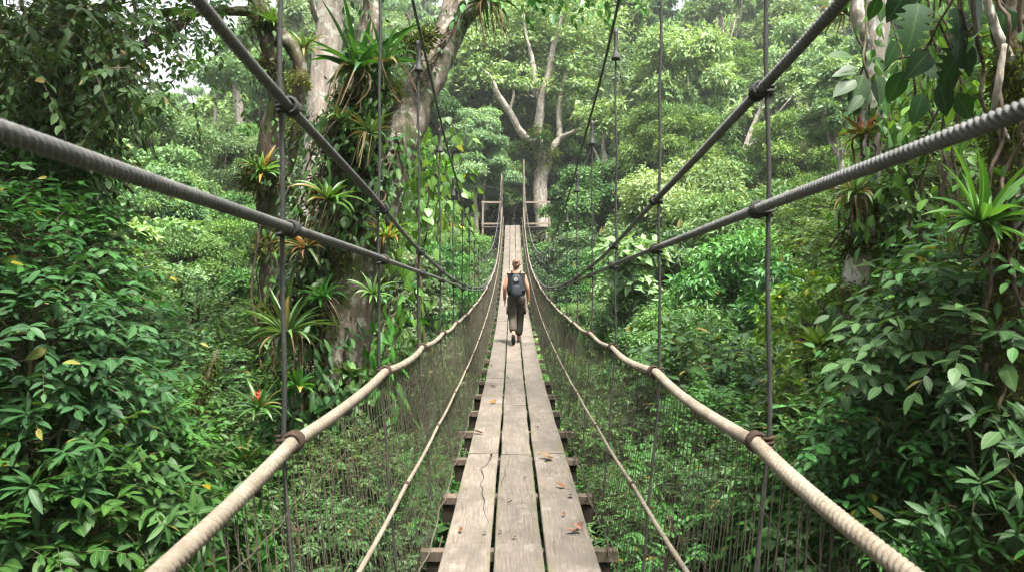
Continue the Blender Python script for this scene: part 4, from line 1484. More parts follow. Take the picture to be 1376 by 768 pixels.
for key_, (where, grp, rows) in THICKETS.items():
    by = {}
    for r in rows:
        by.setdefault(r[0], []).append(r)
    for k, lst in by.items():
        lst.sort(key=lambda r: r[1])
        for i, (k, px, py, d, sc) in enumerate(lst):
            pos_ = "" if len(lst) == 1 else (", leftmost" if i == 0 else ", rightmost" if i == len(lst) - 1 else f", {ORD[i + 1]} from left")
            place_shrub(k, px, py, d, sc, f"{LOOK[k]} {where}{pos_}", grp)
rows = [(7.6, 1.9), (9.4, 2.1), (11.4, 2.4)]
for ri, (y, sp) in enumerate(rows):
    for side in (-1, 1):
        k = 0
        x = .4
        while x < .72 * y + 1.2:
            key = ["mid_oval", "mid_lance", "dark_mid", "big_oval", "small_oval", "big_whorl"][rs.integers(0, 6)]
            sc = rs.uniform(.95, 1.35)
            yy = y + rs.normal(0, .3)
            z = np.interp(yy, [7, 12], [-3.1, -3.1]) + .13 * x + rs.normal(0, .35)
            k += 1
            px, py = 688 + (side * x - CX) / yy * 1000, 384 - z / yy * 1000
            place_shrub(key, px, py, yy, sc, f"{LOOK[key]}, {ORD[k]} {'left' if side < 0 else 'right'} of deck, {['nearest', 'middle', 'farthest'][ri]} row below", "shrubs on the slope below the bridge")
            x += sp * rs.uniform(.8, 1.2)
for o_ in shr.values():
    drop_tree(o_)


# ------------------------------------------------------------------ epiphytes
def rosette(mb, rng, n, L, W, e_in=78, e_out=12, bend=(50, 110), az=None, twist=0.15, taper=1.3, steps=9, gold=2.39996):
    for i in range(n):
        f = (i + .5) / n
        a = (i * gold + rng.normal(0, .15)) if az is None else rng.uniform(*az)
        e = math.radians(e_in + (e_out - e_in) * f ** .8 + rng.normal(0, 7))
        be = math.radians(rng.uniform(*bend)) * (.45 + .75 * f)
        ln = L * rng.uniform(.55, 1.15) * (.7 + .35 * math.sin(PI * min(1, f + .15)))
        h = np.array([math.cos(a), math.sin(a), 0])
        p = np.array([.02 * h[0], .02 * h[1], 0.0])
        pts = [p]
        for s_ in range(steps):
            u = (s_ + .5) / steps
            ee = e - be * u ** 1.3
            p = p + (h * math.cos(ee) + np.array([0, 0, math.sin(ee)])) * ln / steps
            pts.append(p)
        pts = np.array(pts)
        u = np.linspace(0, 1, steps + 1)
        w = W * .5 * np.minimum(1.0, (1 - u ** (taper * 2.2)) + .02) * (.8 + .3 * np.sin(PI * u))
        sd = np.cross(h, [0, 0, 1]) + np.array([0, 0, rng.normal(0, twist)])
        ribbon(mb, pts, sd, w, .28, rng.uniform(0, 1))


def hang_dead(mb, rng, n, L, W, spread=.12):
    for i in range(n):
        a = rng.uniform(0, 6.28)
        h = np.array([math.cos(a), math.sin(a), 0])
        ln = L * rng.uniform(.45, 1.1)
        pts = spline([h * .02, h * (spread * .8) + [0, 0, -.02], h * spread * rng.uniform(.7, 1.3) + [0, 0, -ln * .5], h * spread * rng.uniform(.4, 1.3) + [0, 0, -ln]], 9)
        ribbon(mb, pts, np.cross(h, [0, 0, 1]) + rng.normal(0, .3, 3), W * .5 * np.linspace(1, .35, 9) * rng.uniform(.6, 1.2), .5, rng.uniform(0, 1))


def bromeliad(seed, px, py, d, L, W, n, mat, label, dead=0, deadL=.3, flower=None, tilt=(0, 0), grp="epiphytes growing on the trees", name="bromeliad", **kw):
    rng = np.random.default_rng(seed)
    root = thing(name, label, "bromeliad" if name == "bromeliad" else "plant", P(px, py, d), grp)
    root.rotation_euler = (math.radians(tilt[0] + rng.normal(0, 13)), math.radians(tilt[1] + rng.normal(0, 16)), rng.uniform(0, 6))
    mb = MB()
    rosette(mb, rng, n, L, W, **kw)
    mb.build("leaves", M[mat], root)
    if dead:
        mb = MB()
        hang_dead(mb, rng, int(dead * .8), deadL * .85, W * .5, .12 * L / .5)
        mb.build("dead_leaves", M["dead_leaf"], root)
    if flower:
        mb = MB()
        for k in range(14):
            a, h = k * 2.4, .02 + .011 * k
            b = np.array([math.cos(a) * .014, math.sin(a) * .014, h])
            put_leaves(mb, OV3, b[None], np.array([[math.cos(a) * .7, math.sin(a) * .7, 1.0]]), np.array([[math.cos(a), math.sin(a), -.3]]), [.055 * flower], np.array([.5]))
        tube(mb, np.array([(0, 0, 0), (0, 0, .10), (0, 0, .17)]), np.array([.008, .01, .004]), 5)
        mb.build("flower_spike", M["flower"], root)
    return root


EP = [
    # seed, px, py, d, L, W, n, mat, label, extra
    (201, 478, 95, 8.55, .82, .075, 30, "bromeliad", "huge green bromeliad with arching straps and dried brown leaves, high on the epiphyte trunk", dict(dead=24, deadL=.75, e_in=82, e_out=2, bend=(20, 75))),
    (202, 520, 85, 8.6, .62, .05, 22, "bromeliad", "green bromeliad with orange tipped straps right of the huge one", dict(dead=8, deadL=.6)),
    (203, 655, 5, 9.2, .85, .045, 44, "bromeliad", "bromeliad with long hanging dry leaves beside the leaning limb at the top", dict(dead=30, deadL=.75, bend=(70, 140))),
    (204, 385, 448, 7.8, .74, .050, 44, "bromeliad", "large dark green spiky bromeliad at mid height, left of the trunk", dict(dead=14, deadL=.55, e_in=80, e_out=-5, bend=(25, 85))),
    (205, 352, 232, 10.2, .42, .05, 30, "bromeliad_lime", "light green bromeliad tuft on the slender mossy trunk", dict(dead=26, deadL=.6)),
    (206, 348, 548, 7.5, .38, .040, 30, "bromeliad", "bromeliad with a red flower, upper of the two beside the left hanger", dict(flower=1.0, e_out=-2, bend=(25, 80))),
    (207, 330, 622, 7.1, .38, .045, 30, "bromeliad", "bromeliad with a red flower, lower of the two beside the left hanger", dict(flower=.7, e_out=-2, bend=(25, 80))),
    (208, 412, 335, 8.3, .46, .035, 30, "bromeliad_red", "rusty orange bromeliad on the left flank of the epiphyte trunk", dict(dead=6)),
    (209, 520, 320, 8.55, .45, .03, 34, "bromeliad_lime", "yellow green drooping strap leaved plant on the right flank of the epiphyte trunk", dict(bend=(80, 140), dead=8)),
    (210, 408, 68, 11.2, .5, .05, 26, "bromeliad_lime", "yellowish bromeliad in front of the pale upright trunk", dict(dead=12, deadL=.7)),
    (211, 545, 60, 9.2, .36, .03, 26, "bromeliad", "small bromeliad in the fork of the leaning limb", dict(dead=8, deadL=.6)),
    (212, 440, 270, 8.2, .52, .055, 24, "bromeliad", "green bromeliad below the huge one, on the dark side of the trunk", dict(dead=10, deadL=.5)),
    (213, 362, 30, 10.3, .32, .03, 34, "bromeliad", "mossy green tuft at the fork of the slender mossy trunk", dict()),
    (214, 1318, 300, 4.1, .48, .050, 30, "leaf_near", "large fleshy bromeliad with brown dry bracts on the mossy right trunk", dict(dead=12, deadL=.3, e_out=-2, bend=(20, 80))),
    (215, 1150, 262, 6.8, .44, .04, 36, "bromeliad_lime", "green and rusty bromeliad on the lichen covered trunk, lower of two", dict(dead=18, deadL=.4)),
    (216, 1164, 182, 6.8, .26, .032, 24, "bromeliad_red", "small orange bromeliad on the lichen covered trunk, upper of two", dict()),
    (217, 1132, 18, 8.2, .45, .03, 36, "bromeliad_lime", "yellow green spray beside the top of the lichen covered trunk", dict(dead=10, deadL=.3, bend=(50, 120))),
    (218, 1105, 468, 7.0, .38, .065, 22, "bromeliad_lime", "lime green rosette on the mossy stump of the right thicket", dict(bend=(10, 60))),
    (219, 470, 505, 7.9, .24, .09, 16, "bromeliad", "low rosette with broad spoon shaped leaves at the foot of the bare bark patch", dict(e_out=-5, bend=(40, 100))),
    (220, 400, 520, 7.7, .28, .07, 18, "bromeliad", "broad leaved rosette left of the spoon leaved rosette", dict(e_out=-5, bend=(40, 100))),
    (221, 1290, 705, 4.6, .40, .045, 24, "bromeliad", "dark strap leaved rosette low in the right thicket", dict(bend=(30, 90))),
    (222, 250, 640, 7.4, .42, .05, 18, "bromeliad", "strap leaved rosette in the left thicket beside the mossy leaning stem", dict(e_out=0, bend=(40, 95))),
    (223, 495, 180, 8.3, .44, .04, 24, "bromeliad", "small green bromeliad under the huge one", dict(dead=12, deadL=.5)),
    (224, 690, 188, 47.2, 1.3, .10, 30, "bromeliad", "distant dark epiphyte tuft in the fork of the platform tree", dict(bend=(60, 120))),
]
for sd, px, py, d, L, W, n, mat, lab, ex in EP:
    bromeliad(sd, px if sd != 224 else 728, py, d, L, W, n, mat, lab, **ex)


# ------------------------------------------------------------------ the epiphyte covered tree, left of the bridge
def tree_root(name, label, cat, x, y, group=None):
    z = float(zground(x, y)) - .3
    return thing(name, label, cat, (x, y, z), group), (x, y, z)


rt = np.random.default_rng(71)
b0 = P(455, 768, 9.0)
hero, HO = tree_root("epiphyte_tree", "massive leaning tree overgrown with moss, ferns and climbing leaves beside the bridge", "tree", b0[0] - .1, 9.0)
mb = MB()
add_limb(mb, [(440, 1150, 9.0), (448, 900, 9.0), (452, 768, 9.0), (455, 620, 9.0), (461, 500, 9.0), (470, 410, 9.0), (490, 320, 9.0), (508, 260, 9.0), (530, 205, 9.1), (556, 145, 9.3), (584, 85, 9.5), (610, 25, 9.8), (625, -60, 10.2), (640, -200, 10.8)],
         [.48, .42, .37, .35, .33, .31, .30, .29, .27, .235, .21, .20, .18, .12], 0, 20, 90, .045)
mb.build("trunk", M["bark"], hero, HO)
mb = MB()
add_limb(mb, [(470, 430, 9.0), (452, 350, 9.0), (456, 270, 9.0), (470, 180, 9.2), (488, 90, 9.4), (500, 10, 9.6), (506, -120, 10)], [.26, .24, .21, .18, .145, .125, .09], 0, 14, 50, .05)
mb.build("limb", M["bark"], hero, HO)
mb = MB()
add_limb(mb, [(600, 45, 9.75), (640, 10, 9.6), (690, -40, 9.4), (760, -70, 9.2)], [.13, .09, .07, .04], 0, 9, 24, .05)
mb.build("limb", M["bark"], hero, HO)
# moss pads and little ferns along the dark side
mb = MB()
rows = [(432, 470, .30), (425, 400, .32), (430, 330, .30), (440, 260, .28), (455, 190, .26), (470, 140, .2), (440, 540, .34), (430, 620, .4), (425, 700, .42), (420, 780, .45), (500, 215, .22), (480, 300, .2), (560, 60, .14), (465, 570, .3), (470, 660, .34), (480, 740, .36), (400, 560, .22), (505, 380, .1), (520, 120, .16), (436, 430, .32), (448, 360, .34), (470, 330, .26), (478, 260, .26), (486, 210, .24), (446, 535, .3), (500, 160, .2), (575, 45, .10), (480, 540, .28)]
cl = []
for a, b, r in rows:
    c = P(a, b, 8.95)
    cl.append((c[0], c[1], c[2], r))
crown_leaves(mb, rt, cl, 42000, .060, leaf_kite(.35, .45, .1, .3), 1.2, 1.0)
mb.build("moss", M["moss_leaf"], hero, HO, smooth=False)
mb = MB()
mbT = MB()
B, D = [], []
for k in range(70):
    c = P(rt.uniform(640, 850), rt.uniform(-95, -10), rt.uniform(8.4, 9.6))
    B.append(c)
    D.append(rt.normal(0, .6, 3) + [0, -.2, -.45])
for k in range(120):
    c = P(rt.uniform(470, 760), rt.uniform(-420, -120), rt.uniform(9, 12.5))
    B.append(c)
    D.append(rt.normal(0, .6, 3))
twigs(mb, mbT, rt, B, D, rt.uniform(.3, .6, len(B)), 9, OV3, (.09, .14), .35)
mb.build("crown", M["leaf_mid"], hero, HO)
o_ = mbT.build("twigs", M["stem"], hero, HO)
# climbing vines that hug a trunk path
def climber(seed, rows, rad, n, leaf, ll, mat, label, arc=(-2.6, 0.4), grp="climbing leaves on the trunks", out=.08, stems=3, drop=1.0):
    rng = np.random.default_rng(seed)
    pth = spline(px_path(rows), 60)
    base = pth[-1] if pth[-1][2] < pth[0][2] else pth[0]
    root = thing("climbing_vine", label, "vine", base, grp)
    mb = MB()
    k = rng.integers(0, 60, n)
    a = rng.uniform(arc[0], arc[1], n)
    rr = np.interp(k, [0, 59], [rad[0], rad[1]])
    o = np.stack([np.cos(a), np.sin(a), 0 * a], -1)
    pos = pth[k] + o * (rr + rng.uniform(0, out, n))[:, None]
    L = o * rng.uniform(.2, .8, (n, 1)) + rng.normal(0, .45, (n, 3)) + np.array([0, 0, -drop])
    N = o * 1.0 + np.array([0, 0, .45]) + rng.normal(0, .3, (n, 3))
    put_leaves(mb, leaf, pos, L, N, rng.uniform(*ll, n), np.clip(rng.random(n), 0, .97))
    mb.build("foliage", M[mat], root, base)
    mb = MB()
    for s_ in range(stems):
        a = rng.uniform(*arc)
        off = np.array([math.cos(a), math.sin(a), 0])
        p = pth[::4] + off * (np.interp(np.arange(0, 60, 4), [0, 59], [rad[0], rad[1]]) + .02)[:, None] + rng.normal(0, .03, (15, 3))
        tube(mb, spline(p, 40), .011, 5, .5, .1, rng)
    mb.build("stem", M["liana"], root, base)


TR = [(455, 620, 9.0), (461, 500, 9.0), (470, 410, 9.0), (490, 320, 9.0), (508, 260, 9.0)]
climber(301, [(462, 335, 9.0), (476, 250, 9.0), (490, 190, 9.0)], (.34, .30), 80, OV, (.14, .24), "leaf_gloss", "climber with big pointed glossy leaves below the huge bromeliad", drop=.8, out=.18)
climber(302, [(440, 470, 9.0), (446, 400, 9.0), (452, 330, 9.0)], (.36, .32), 120, OV, (.09, .15), "leaf_gloss", "dark climber on the left flank of the epiphyte trunk above the spiky bromeliad", arc=(-3.1, -1.6), out=.2)
climber(303, [(452, 760, 9.0), (455, 640, 9.0), (460, 540, 9.0)], (.42, .38), 260, OV, (.10, .16), "leaf_near", "dense climber on the foot of the epiphyte trunk behind the netting", arc=(-3.1, 0.3), out=.3)
climber(304, [(530, 430, 9.6), (540, 330, 9.7), (556, 230, 9.9)], (.25, .25), 150, HEART, (.12, .2), "leaf_lime", "bright heart leaved climber in the light right of the epiphyte trunk", arc=(-3.1, 3.1), out=.3)
climber(305, [(440, 250, 9.0), (455, 180, 9.1), (470, 110, 9.2)], (.26, .22), 110, OV3, (.07, .12), "leaf_near", "small leaved climber behind the dry leaves of the huge bromeliad", out=.15)
climber(306, [(520, 560, 8.8), (512, 450, 8.9), (520, 380, 9.0)], (.16, .14), 90, LAN, (.16, .28), "leaf_near", "drooping lance leaved climber right of the bare bark patch", arc=(-3.1, .6), out=.25)
climber(307, [(365, 560, 10.4), (364, 430, 10.4), (362, 300, 10.4)], (.18, .14), 130, OV3, (.09, .14), "leaf_near", "leafy climber on the lower part of the slender mossy trunk", arc=(-3.1, 3.1), out=.25)
climber(308, [(400, 700, 8.7), (405, 610, 8.7), (420, 520, 8.8)], (.25, .2), 150, OV, (.10, .18), "leaf_gloss", "dark glossy climber below the spiky bromeliad", arc=(-3.1, .3), out=.3)
climber(309, [(590, 330, 12.2), (588, 250, 12.2), (592, 160, 12.2)], (.35, .3), 190, HEART, (.12, .2), "leaf_lime", "hanging curtain of pale green heart leaves right of the leaning trunk", arc=(-3.1, 3.1), out=.45)

climber(314, [(436, 400, 8.9), (446, 300, 8.9), (462, 200, 9.0), (478, 150, 9.1)], (.40, .30), 420, OV, (.07, .15), "leaf_gloss", "thick dark mat of climbing leaves on the left half of the epiphyte trunk", arc=(-3.1, -1.4), out=.28)
climber(321, [(468, 330, 8.9), (500, 260, 9.0), (520, 200, 9.1)], (.34, .28), 200, OV, (.08, .16), "leaf_near", "leafy creeper hanging from the middle of the leaning trunk", arc=(-2.9, -.4), out=.2)
climber(322, [(420, 620, 8.6), (425, 520, 8.6), (430, 430, 8.7)], (.3, .28), 260, LAN, (.12, .22), "leaf_gloss", "hanging mat of narrow leaves behind the spiky bromeliad", arc=(-3.1, .2), out=.3)
climber(323, [(470, 200, 9.0), (482, 130, 9.2), (494, 50, 9.4), (500, -40, 9.6)], (.2, .14), 190, OV3, (.07, .13), "leaf_gloss", "dark creeper on the upright limb behind the huge bromeliad", arc=(-3.1, .4), out=.2)
climber(325, [(508, 215, 8.9), (528, 135, 9.05), (548, 60, 9.25)], (.26, .2), 280, OV, (.07, .14), "leaf_gloss", "dark leafy mat hanging on the left side of the leaning limb", arc=(-3.1, -1.5), out=.28)
climber(326, [(560, 130, 9.3), (590, 70, 9.5), (612, 20, 9.8)], (.23, .2), 70, OV3, (.06, .1), "leaf_near", "thin creeper on the upper part of the leaning limb", arc=(-3.0, -.8), out=.07)
climber(324, [(372, 260, 10.3), (362, 120, 10.4), (356, 40, 10.4)], (.14, .13), 150, OV3, (.06, .11), "leaf_near", "small leaved creeper on the upper part of the slender mossy trunk", arc=(-3.1, 3.1), out=.2)
climber(315, [(462, 560, 9.0), (468, 500, 9.0)], (.38, .36), 130, OVW, (.10, .17), "leaf_near", "leafy creeper across the trunk below the bare bark patch", arc=(-3.1, .2), out=.2)
climber(316, [(500, 300, 9.0), (520, 240, 9.0), (545, 180, 9.2)], (.33, .27), 70, OV, (.08, .14), "leaf_near", "sparse creeper on the lit right half of the leaning trunk", arc=(-2.4, -.9), out=.08)
bromeliad(225, 436, 400, 8.3, .36, .04, 26, "bromeliad", "green strap leaved tuft on the left flank of the trunk between the climbers", dead=10, deadL=.4, bend=(50, 110))
bromeliad(226, 500, 395, 8.5, .30, .03, 26, "bromeliad", "small drooping tuft just above the bare bark patch", dead=8, deadL=.4, bend=(70, 130))
bromeliad(227, 455, 165, 8.5, .40, .045, 24, "bromeliad", "green tuft among the dry leaves below the huge bromeliad, left side", dead=14, deadL=.6, bend=(50, 110))
bromeliad(228, 430, 590, 8.2, .36, .045, 24, "bromeliad", "dark strap leaved tuft low on the trunk beside the left hanger", dead=8, deadL=.4, bend=(50, 110))

# slender mossy tree with the arching limb
b0 = P(368, 700, 10.5)
t2, O2 = tree_root("mossy_tree", "slender dark mossy tree with a long arching limb, left of the epiphyte tree", "tree", b0[0], 10.5)
mb = MB()
add_limb(mb, [(372, 1000, 10.5), (368, 700, 10.5), (366, 560, 10.5), (365, 400, 10.5), (361, 300, 10.5), (358, 205, 10.5), (371, 135, 10.5), (364, 70, 10.5), (352, 22, 10.5), (338, -30, 10.5), (330, -160, 10.5)], [.2, .17, .16, .15, .14, .135, .13, .13, .14, .11, .07], 0, 12, 70, .08)
mb.build("trunk", M["bark_mossy"], t2, O2)
for rows, rr in (([(352, 20, 10.5), (330, 15, 10.4), (300, 16, 10.2), (265, 17, 10), (243, 32, 9.8), (212, 50, 9.5), (180, 66, 9.2), (155, 82, 8.9), (134, 100, 8.7)], [.09, .07, .06, .055, .06, .055, .05, .04, .02]),
                 ([(180, 66, 9.2), (176, 45, 9.2), (182, 20, 9.2), (175, -20, 9.2)], [.035, .03, .025, .015]),
                 ([(140, 95, 8.75), (146, 115, 8.7), (158, 130, 8.7)], [.02, .015, .006]),
                 ([(360, 35, 10.5), (385, 55, 10.4), (402, 85, 10.4), (401, 140, 10.4), (396, 195, 10.4), (380, 240, 10.4)], [.10, .10, .10, .09, .085, .07]),
                 ([(360, 420, 10.4), (372, 380, 10.2), (388, 345, 10.0), (410, 320, 9.6)], [.05, .045, .04, .03])):
    mb = MB()
    add_limb(mb, rows, rr, 0, 8, 36, .09)
    mb.build("limb", M["bark_mossy"], t2, O2)
mb = MB()
cl = []
for a, b, r, d in ((355, 30, .22, 10.5), (364, 90, .16, 10.45), (400, 110, .15, 10.3), (398, 170, .14, 10.3), (352, 240, .3, 10.4), (362, 330, .2, 10.4), (245, 30, .08, 9.8), (300, 14, .09, 10.2), (205, 52, .07, 9.4), (363, 420, .2, 10.4), (365, 500, .22, 10.4)):
    c = P(a, b, d)
    cl.append((c[0], c[1], c[2], r))
crown_leaves(mb, rt, cl, 9000, .05, leaf_kite(.35, .45, .1, .3), 1.1, .9)
mb.build("moss", M["moss_leaf"], t2, O2, smooth=False)
mb, mbT = MB(), MB()
B, D = [], []
for k in range(170):
    u = rt.random()
    c = P(330 - 200 * u + rt.normal(0, 12), 40 + 30 * u * rt.random() + rt.normal(0, 40) - 30, 10.3 - 1.5 * u + rt.normal(0, .5))
    B.append(c)
    D.append(rt.normal(0, .6, 3) + [0, 0, -.2])
twigs(mb, mbT, rt, B, D, rt.uniform(.3, .6, len(B)), 9, OV3, (.07, .115), .4)
mb.build("crown", M["leaf_mid"], t2, O2)
mbT.build("twigs", M["stem"], t2, O2)

# pale trunk behind the huge bromeliad
b0 = P(412, 420, 12.5)
t3, O3 = tree_root("pale_tree", "thick pale upright trunk behind the huge bromeliad", "tree", b0[0], 12.5)
mb = MB()
add_limb(mb, [(395, 900, 12.5), (404, 560, 12.5), (412, 420, 12.5), (420, 300, 12.5), (428, 220, 12.5), (434, 120, 12.5), (444, 20, 12.5), (452, -120, 12.5), (460, -320, 12.5)], [.36, .3, .28, .27, .255, .24, .23, .21, .15], 0, 14, 60, .035)
mb.build("trunk", M["bark_pale"], t3, O3)
mb, mbT = MB(), MB()
B, D = [], []
for k in range(170):
    B.append(P(rt.uniform(370, 560), rt.uniform(-330, -60), rt.uniform(11.5, 14)))
    D.append(rt.normal(0, .6, 3))
twigs(mb, mbT, rt, B, D, rt.uniform(.4, .8, len(B)), 9, OV3, (.10, .15), .3)
mb.build("crown", M["leaf_mid"], t3, O3)
mb = MB()
add_limb(mb, [(428, 30, 12.4), (420, 10, 12.2), (416, -30, 12)], [.06, .05, .03], 0, 7, 14, .06)
mb.build("limb", M["bark_pale"], t3, O3)


# near left canopy tree
b0 = P(70, 300, 7.2)
t4, O4 = tree_root("canopy_tree", "dark leaved tree with a mossy trunk and pale side branch at the upper left", "tree", b0[0], 7.2)
mb = MB()
add_limb(mb, [(58, 1000, 7.2), (60, 600, 7.2), (66, 400, 7.2), (70, 260, 7.2), (74, 150, 7.2), (78, 50, 7.2), (84, -60, 7.2), (90, -200, 7.2)], [.16, .14, .125, .12, .11, .10, .08, .05], 0, 10, 44, .06)
mb.build("trunk", M["bark_mossy"], t4, O4)
for rows, rr, mt in (([(70, 150, 7.15), (58, 145, 7.0), (44, 160, 6.9), (32, 176, 6.8)], [.05, .055, .05, .035], "bark_pale"),
                     ([(78, 40, 7.2), (110, 30, 7.0), (150, 0, 6.8), (190, -40, 6.6)], [.05, .04, .03, .02], "bark_mossy"),
                     ([(74, 90, 7.2), (40, 60, 6.9), (0, 40, 6.6), (-40, 30, 6.4)], [.05, .04, .03, .02], "bark_mossy"),
                     ([(72, 200, 7.2), (110, 210, 7.0), (150, 230, 6.8), (180, 260, 6.7)], [.035, .03, .02, .01], "bark_mossy"),
                     ([(70, 100, 7.2), (105, 85, 7.0), (145, 80, 6.9), (185, 95, 6.7)], [.04, .03, .02, .01], "bark_mossy")):
    mb = MB()
    add_limb(mb, rows, rr, 0, 7, 22, .08)
    mb.build("limb", M[mt], t4, O4)
mb, mbT = MB(), MB()
B, D, rl = [], [], []
for (a, b, rx, ry, n, d) in ((60, 30, 95, 50, 190, 6.4), (145, 60, 60, 50, 95, 6.6), (30, 120, 55, 60, 110, 6.4), (105, 130, 55, 45, 100, 6.7), (165, 120, 30, 30, 22, 6.4), (20, 210, 50, 45, 90, 6.8), (92, 215, 45, 50, 85, 7.2), (60, 290, 90, 50, 130, 7.6), (112, 300, 35, 50, 45, 7.6), (225, 15, 40, 25, 18, 7.0), (110, 350, 70, 40, 90, 8.0), (20, 350, 50, 50, 70, 7)):
    for k in range(n):
        c = P(a + rt.normal(0, rx * .55), b + rt.normal(0, ry * .55), d + rt.normal(0, .45))
        B.append(c)
        D.append(rt.normal(0, .55, 3) + [.1, -.1, -.25])
twigs(mb, mbT, rt, B, D, rt.uniform(.22, .5, len(B)), 8, OV3, (.065, .115), .45, leafdroop=.45)
mb.build("crown", M["leaf_dark"], t4, O4)
mbT.build("twigs", M["liana"], t4, O4)

# the same tree's unseen upper crown, added to shade the left thicket
mb = MB()
cl = []
for k in range(85):
    y = rt.uniform(-3, 9)
    cl.append((rt.uniform(-9.5, -2.6), y, max(3.0, .42 * y + 1.3) + rt.uniform(0, 2.2), rt.uniform(.45, .9)))
crown_leaves(mb, rt, cl, 52000, .15, KITE_N, .55)
mb.build("upper_shade_crown", M["leaf_dark"], t4, O4, smooth=False)
for k in range(7):
    c = cl[k * 9]
    mb = MB()
    a = np.array(P(84, -60, 7.2))
    tube(mb, spline([a, (a + c[:3]) / 2 + [0, 0, .4], c[:3]], 12), np.linspace(.05, .015, 12), 6, .5, .06, rt)
    mb.build("limb", M["bark_mossy"], t4, O4)

# second dark stem at the far left edge
for nm, rows, rr, mat, lab in (
    ("mossy_sapling", [(62, 900, 6.4), (64, 640, 6.4), (70, 560, 6.4), (68, 480, 6.4), (66, 380, 6.6), (60, 320, 6.6)], [.11, .11, .12, .12, .1, .04], "bark_mossy", "thick dark mossy stem rising out of the left thicket"),
    ("mossy_sapling", [(240, 800, 7.0), (243, 690, 7.0), (240, 645, 7.0), (252, 585, 7.0), (268, 540, 7.0), (280, 505, 7.0), (292, 470, 7.1)], [.05, .045, .045, .04, .036, .03, .015], "bark_mossy", "thin crooked mossy stem leaning right in the left thicket"),
    ("mossy_sapling", [(1192, 760, 5.6), (1190, 640, 5.6), (1196, 560, 5.6), (1206, 480, 5.8), (1210, 400, 6.0)], [.035, .03, .028, .022, .012], "bark_mossy", "thin dark upright stem in the right thicket"),
    ("liana", [(345, 440, 10.2), (338, 400, 10.2), (341, 360, 10.2), (347, 320, 10.2), (350, 300, 10.3)], [.02, .018, .018, .015, .012], "liana", "thin twisting liana hanging left of the slender mossy trunk"),
    ("liana", [(1330, 160, 4.6), (1318, 130, 4.6), (1322, 90, 4.6), (1312, 50, 4.5), (1306, -30, 4.5)], [.014, .012, .012, .012, .012], "liana", "dark liana hanging before the mossy right trunk"),
    ("liana", [(548, 20, 9.0), (560, 90, 9.0), (562, 160, 9.0), (540, 250, 8.8)], [.01, .01, .01, .01], "liana", "thin liana hanging across the leaning limb"),
    ("liana", [(395, 640, 8.4), (405, 560, 8.4), (398, 480, 8.4)], [.016, .016, .016], "liana", "brown root strand below the spiky bromeliad"),
):
    pth = px_path(rows)
    root = thing(nm, lab, "stem" if nm != "liana" else "liana", pth[0])
    mb = MB()
    add_limb(mb, rows, rr, 0, 8, 36, .10)
    o = mb.build("bark", M[mat], root, pth[0])
    if nm == "mossy_sapling":
        mb = MB()
        k = len(pth)
        cl = [(*pth[i], rr[i] * 1.3) for i in range(k)]
        dense = spline(pth, 30)
        cl = [(*dense[i], .05 + .5 * np.interp(i, np.linspace(0, 29, k), rr)) for i in range(0, 28)]
        crown_leaves(mb, rt, cl, 2600, .035, leaf_kite(.35, .45, .1, .3), 1.1, .8)
        mb.build("moss", M["moss_leaf"], root, pth[0], smooth=False)
    else:
        bpy.data.objects.remove(root)
        o.location = [float(v) for v in pth[0]]
        o.name = nm
        tag(o, lab, "liana")


# ------------------------------------------------------------------ right side trees
b0 = P(1150, 640, 7.2)
t5, O5 = tree_root("lichen_tree", "lichen spotted slim tree trunk with bromeliads, rising at the right", "tree", b0[0] - .1, 7.2)
mb = MB()
add_limb(mb, [(1128, 1000, 7.2), (1131, 700, 7.2), (1134, 560, 7.2), (1139, 470, 7.2), (1150, 370, 7.2), (1160, 290, 7.2), (1168, 210, 7.2), (1171, 140, 7.2), (1175, 80, 7.2), (1178, 20, 7.2), (1181, -60, 7.2), (1183, -180, 7.2)], [.16, .14, .135, .13, .12, .115, .11, .105, .105, .11, .10, .08], 0, 12, 70, .05)
mb.build("trunk", M["bark_lichen"], t5, O5)
for rows, rr in (([(1178, 35, 7.2), (1192, 20, 7.2), (1206, 2, 7.15), (1222, -30, 7.1)], [.075, .07, .065, .05]), ([(1176, 70, 7.2), (1160, 50, 7.2), (1153, 20, 7.2), (1150, -30, 7.2)], [.06, .065, .07, .06])):
    mb = MB()
    add_limb(mb, rows, rr, 0, 9, 22, .08)
    mb.build("limb", M["bark_lichen"], t5, O5)
mb = MB()
cl = []
for a, b, r in ((1153, 330, .15), (1146, 400, .17), (1138, 470, .2), (1134, 550, .2), (1132, 640, .2), (1158, 285, .14)):
    c = P(a, b, 7.15)
    cl.append((c[0], c[1], c[2], r))
crown_leaves(mb, rt, cl, 5500, .05, leaf_kite(.35, .45, .1, .3), 1.1, .9)
mb.build("moss", M["moss_leaf"], t5, O5, smooth=False)
climber(311, [(1134, 620, 7.2), (1140, 470, 7.2), (1150, 370, 7.2)], (.18, .14), 120, OV, (.10, .17), "leaf_near", "leafy climber on the mossy lower part of the lichen covered trunk", arc=(-3.1, 3.1), out=.2)
climber(317, [(1150, 330, 7.1), (1163, 250, 7.1), (1170, 150, 7.1), (1176, 40, 7.1)], (.14, .11), 130, OV, (.08, .15), "leaf_sunny", "loose green creeper running up the lichen covered trunk", arc=(-3.1, 3.1), out=.22)
climber(318, [(1218, 420, 6.4), (1222, 250, 6.4), (1230, 80, 6.3), (1236, -60, 6.2)], (.1, .1), 230, OV, (.09, .17), "leaf_near", "hanging leafy liana curtain between the two right trunks", arc=(-3.1, 3.1), out=.4)
climber(319, [(1290, 420, 5.8), (1292, 260, 5.8), (1296, 120, 5.8), (1300, -60, 5.8)], (.1, .1), 190, OVW, (.08, .15), "leaf_sunny", "sunlit leafy liana curtain beside the mossy right trunk", arc=(-3.1, 3.1), out=.4)
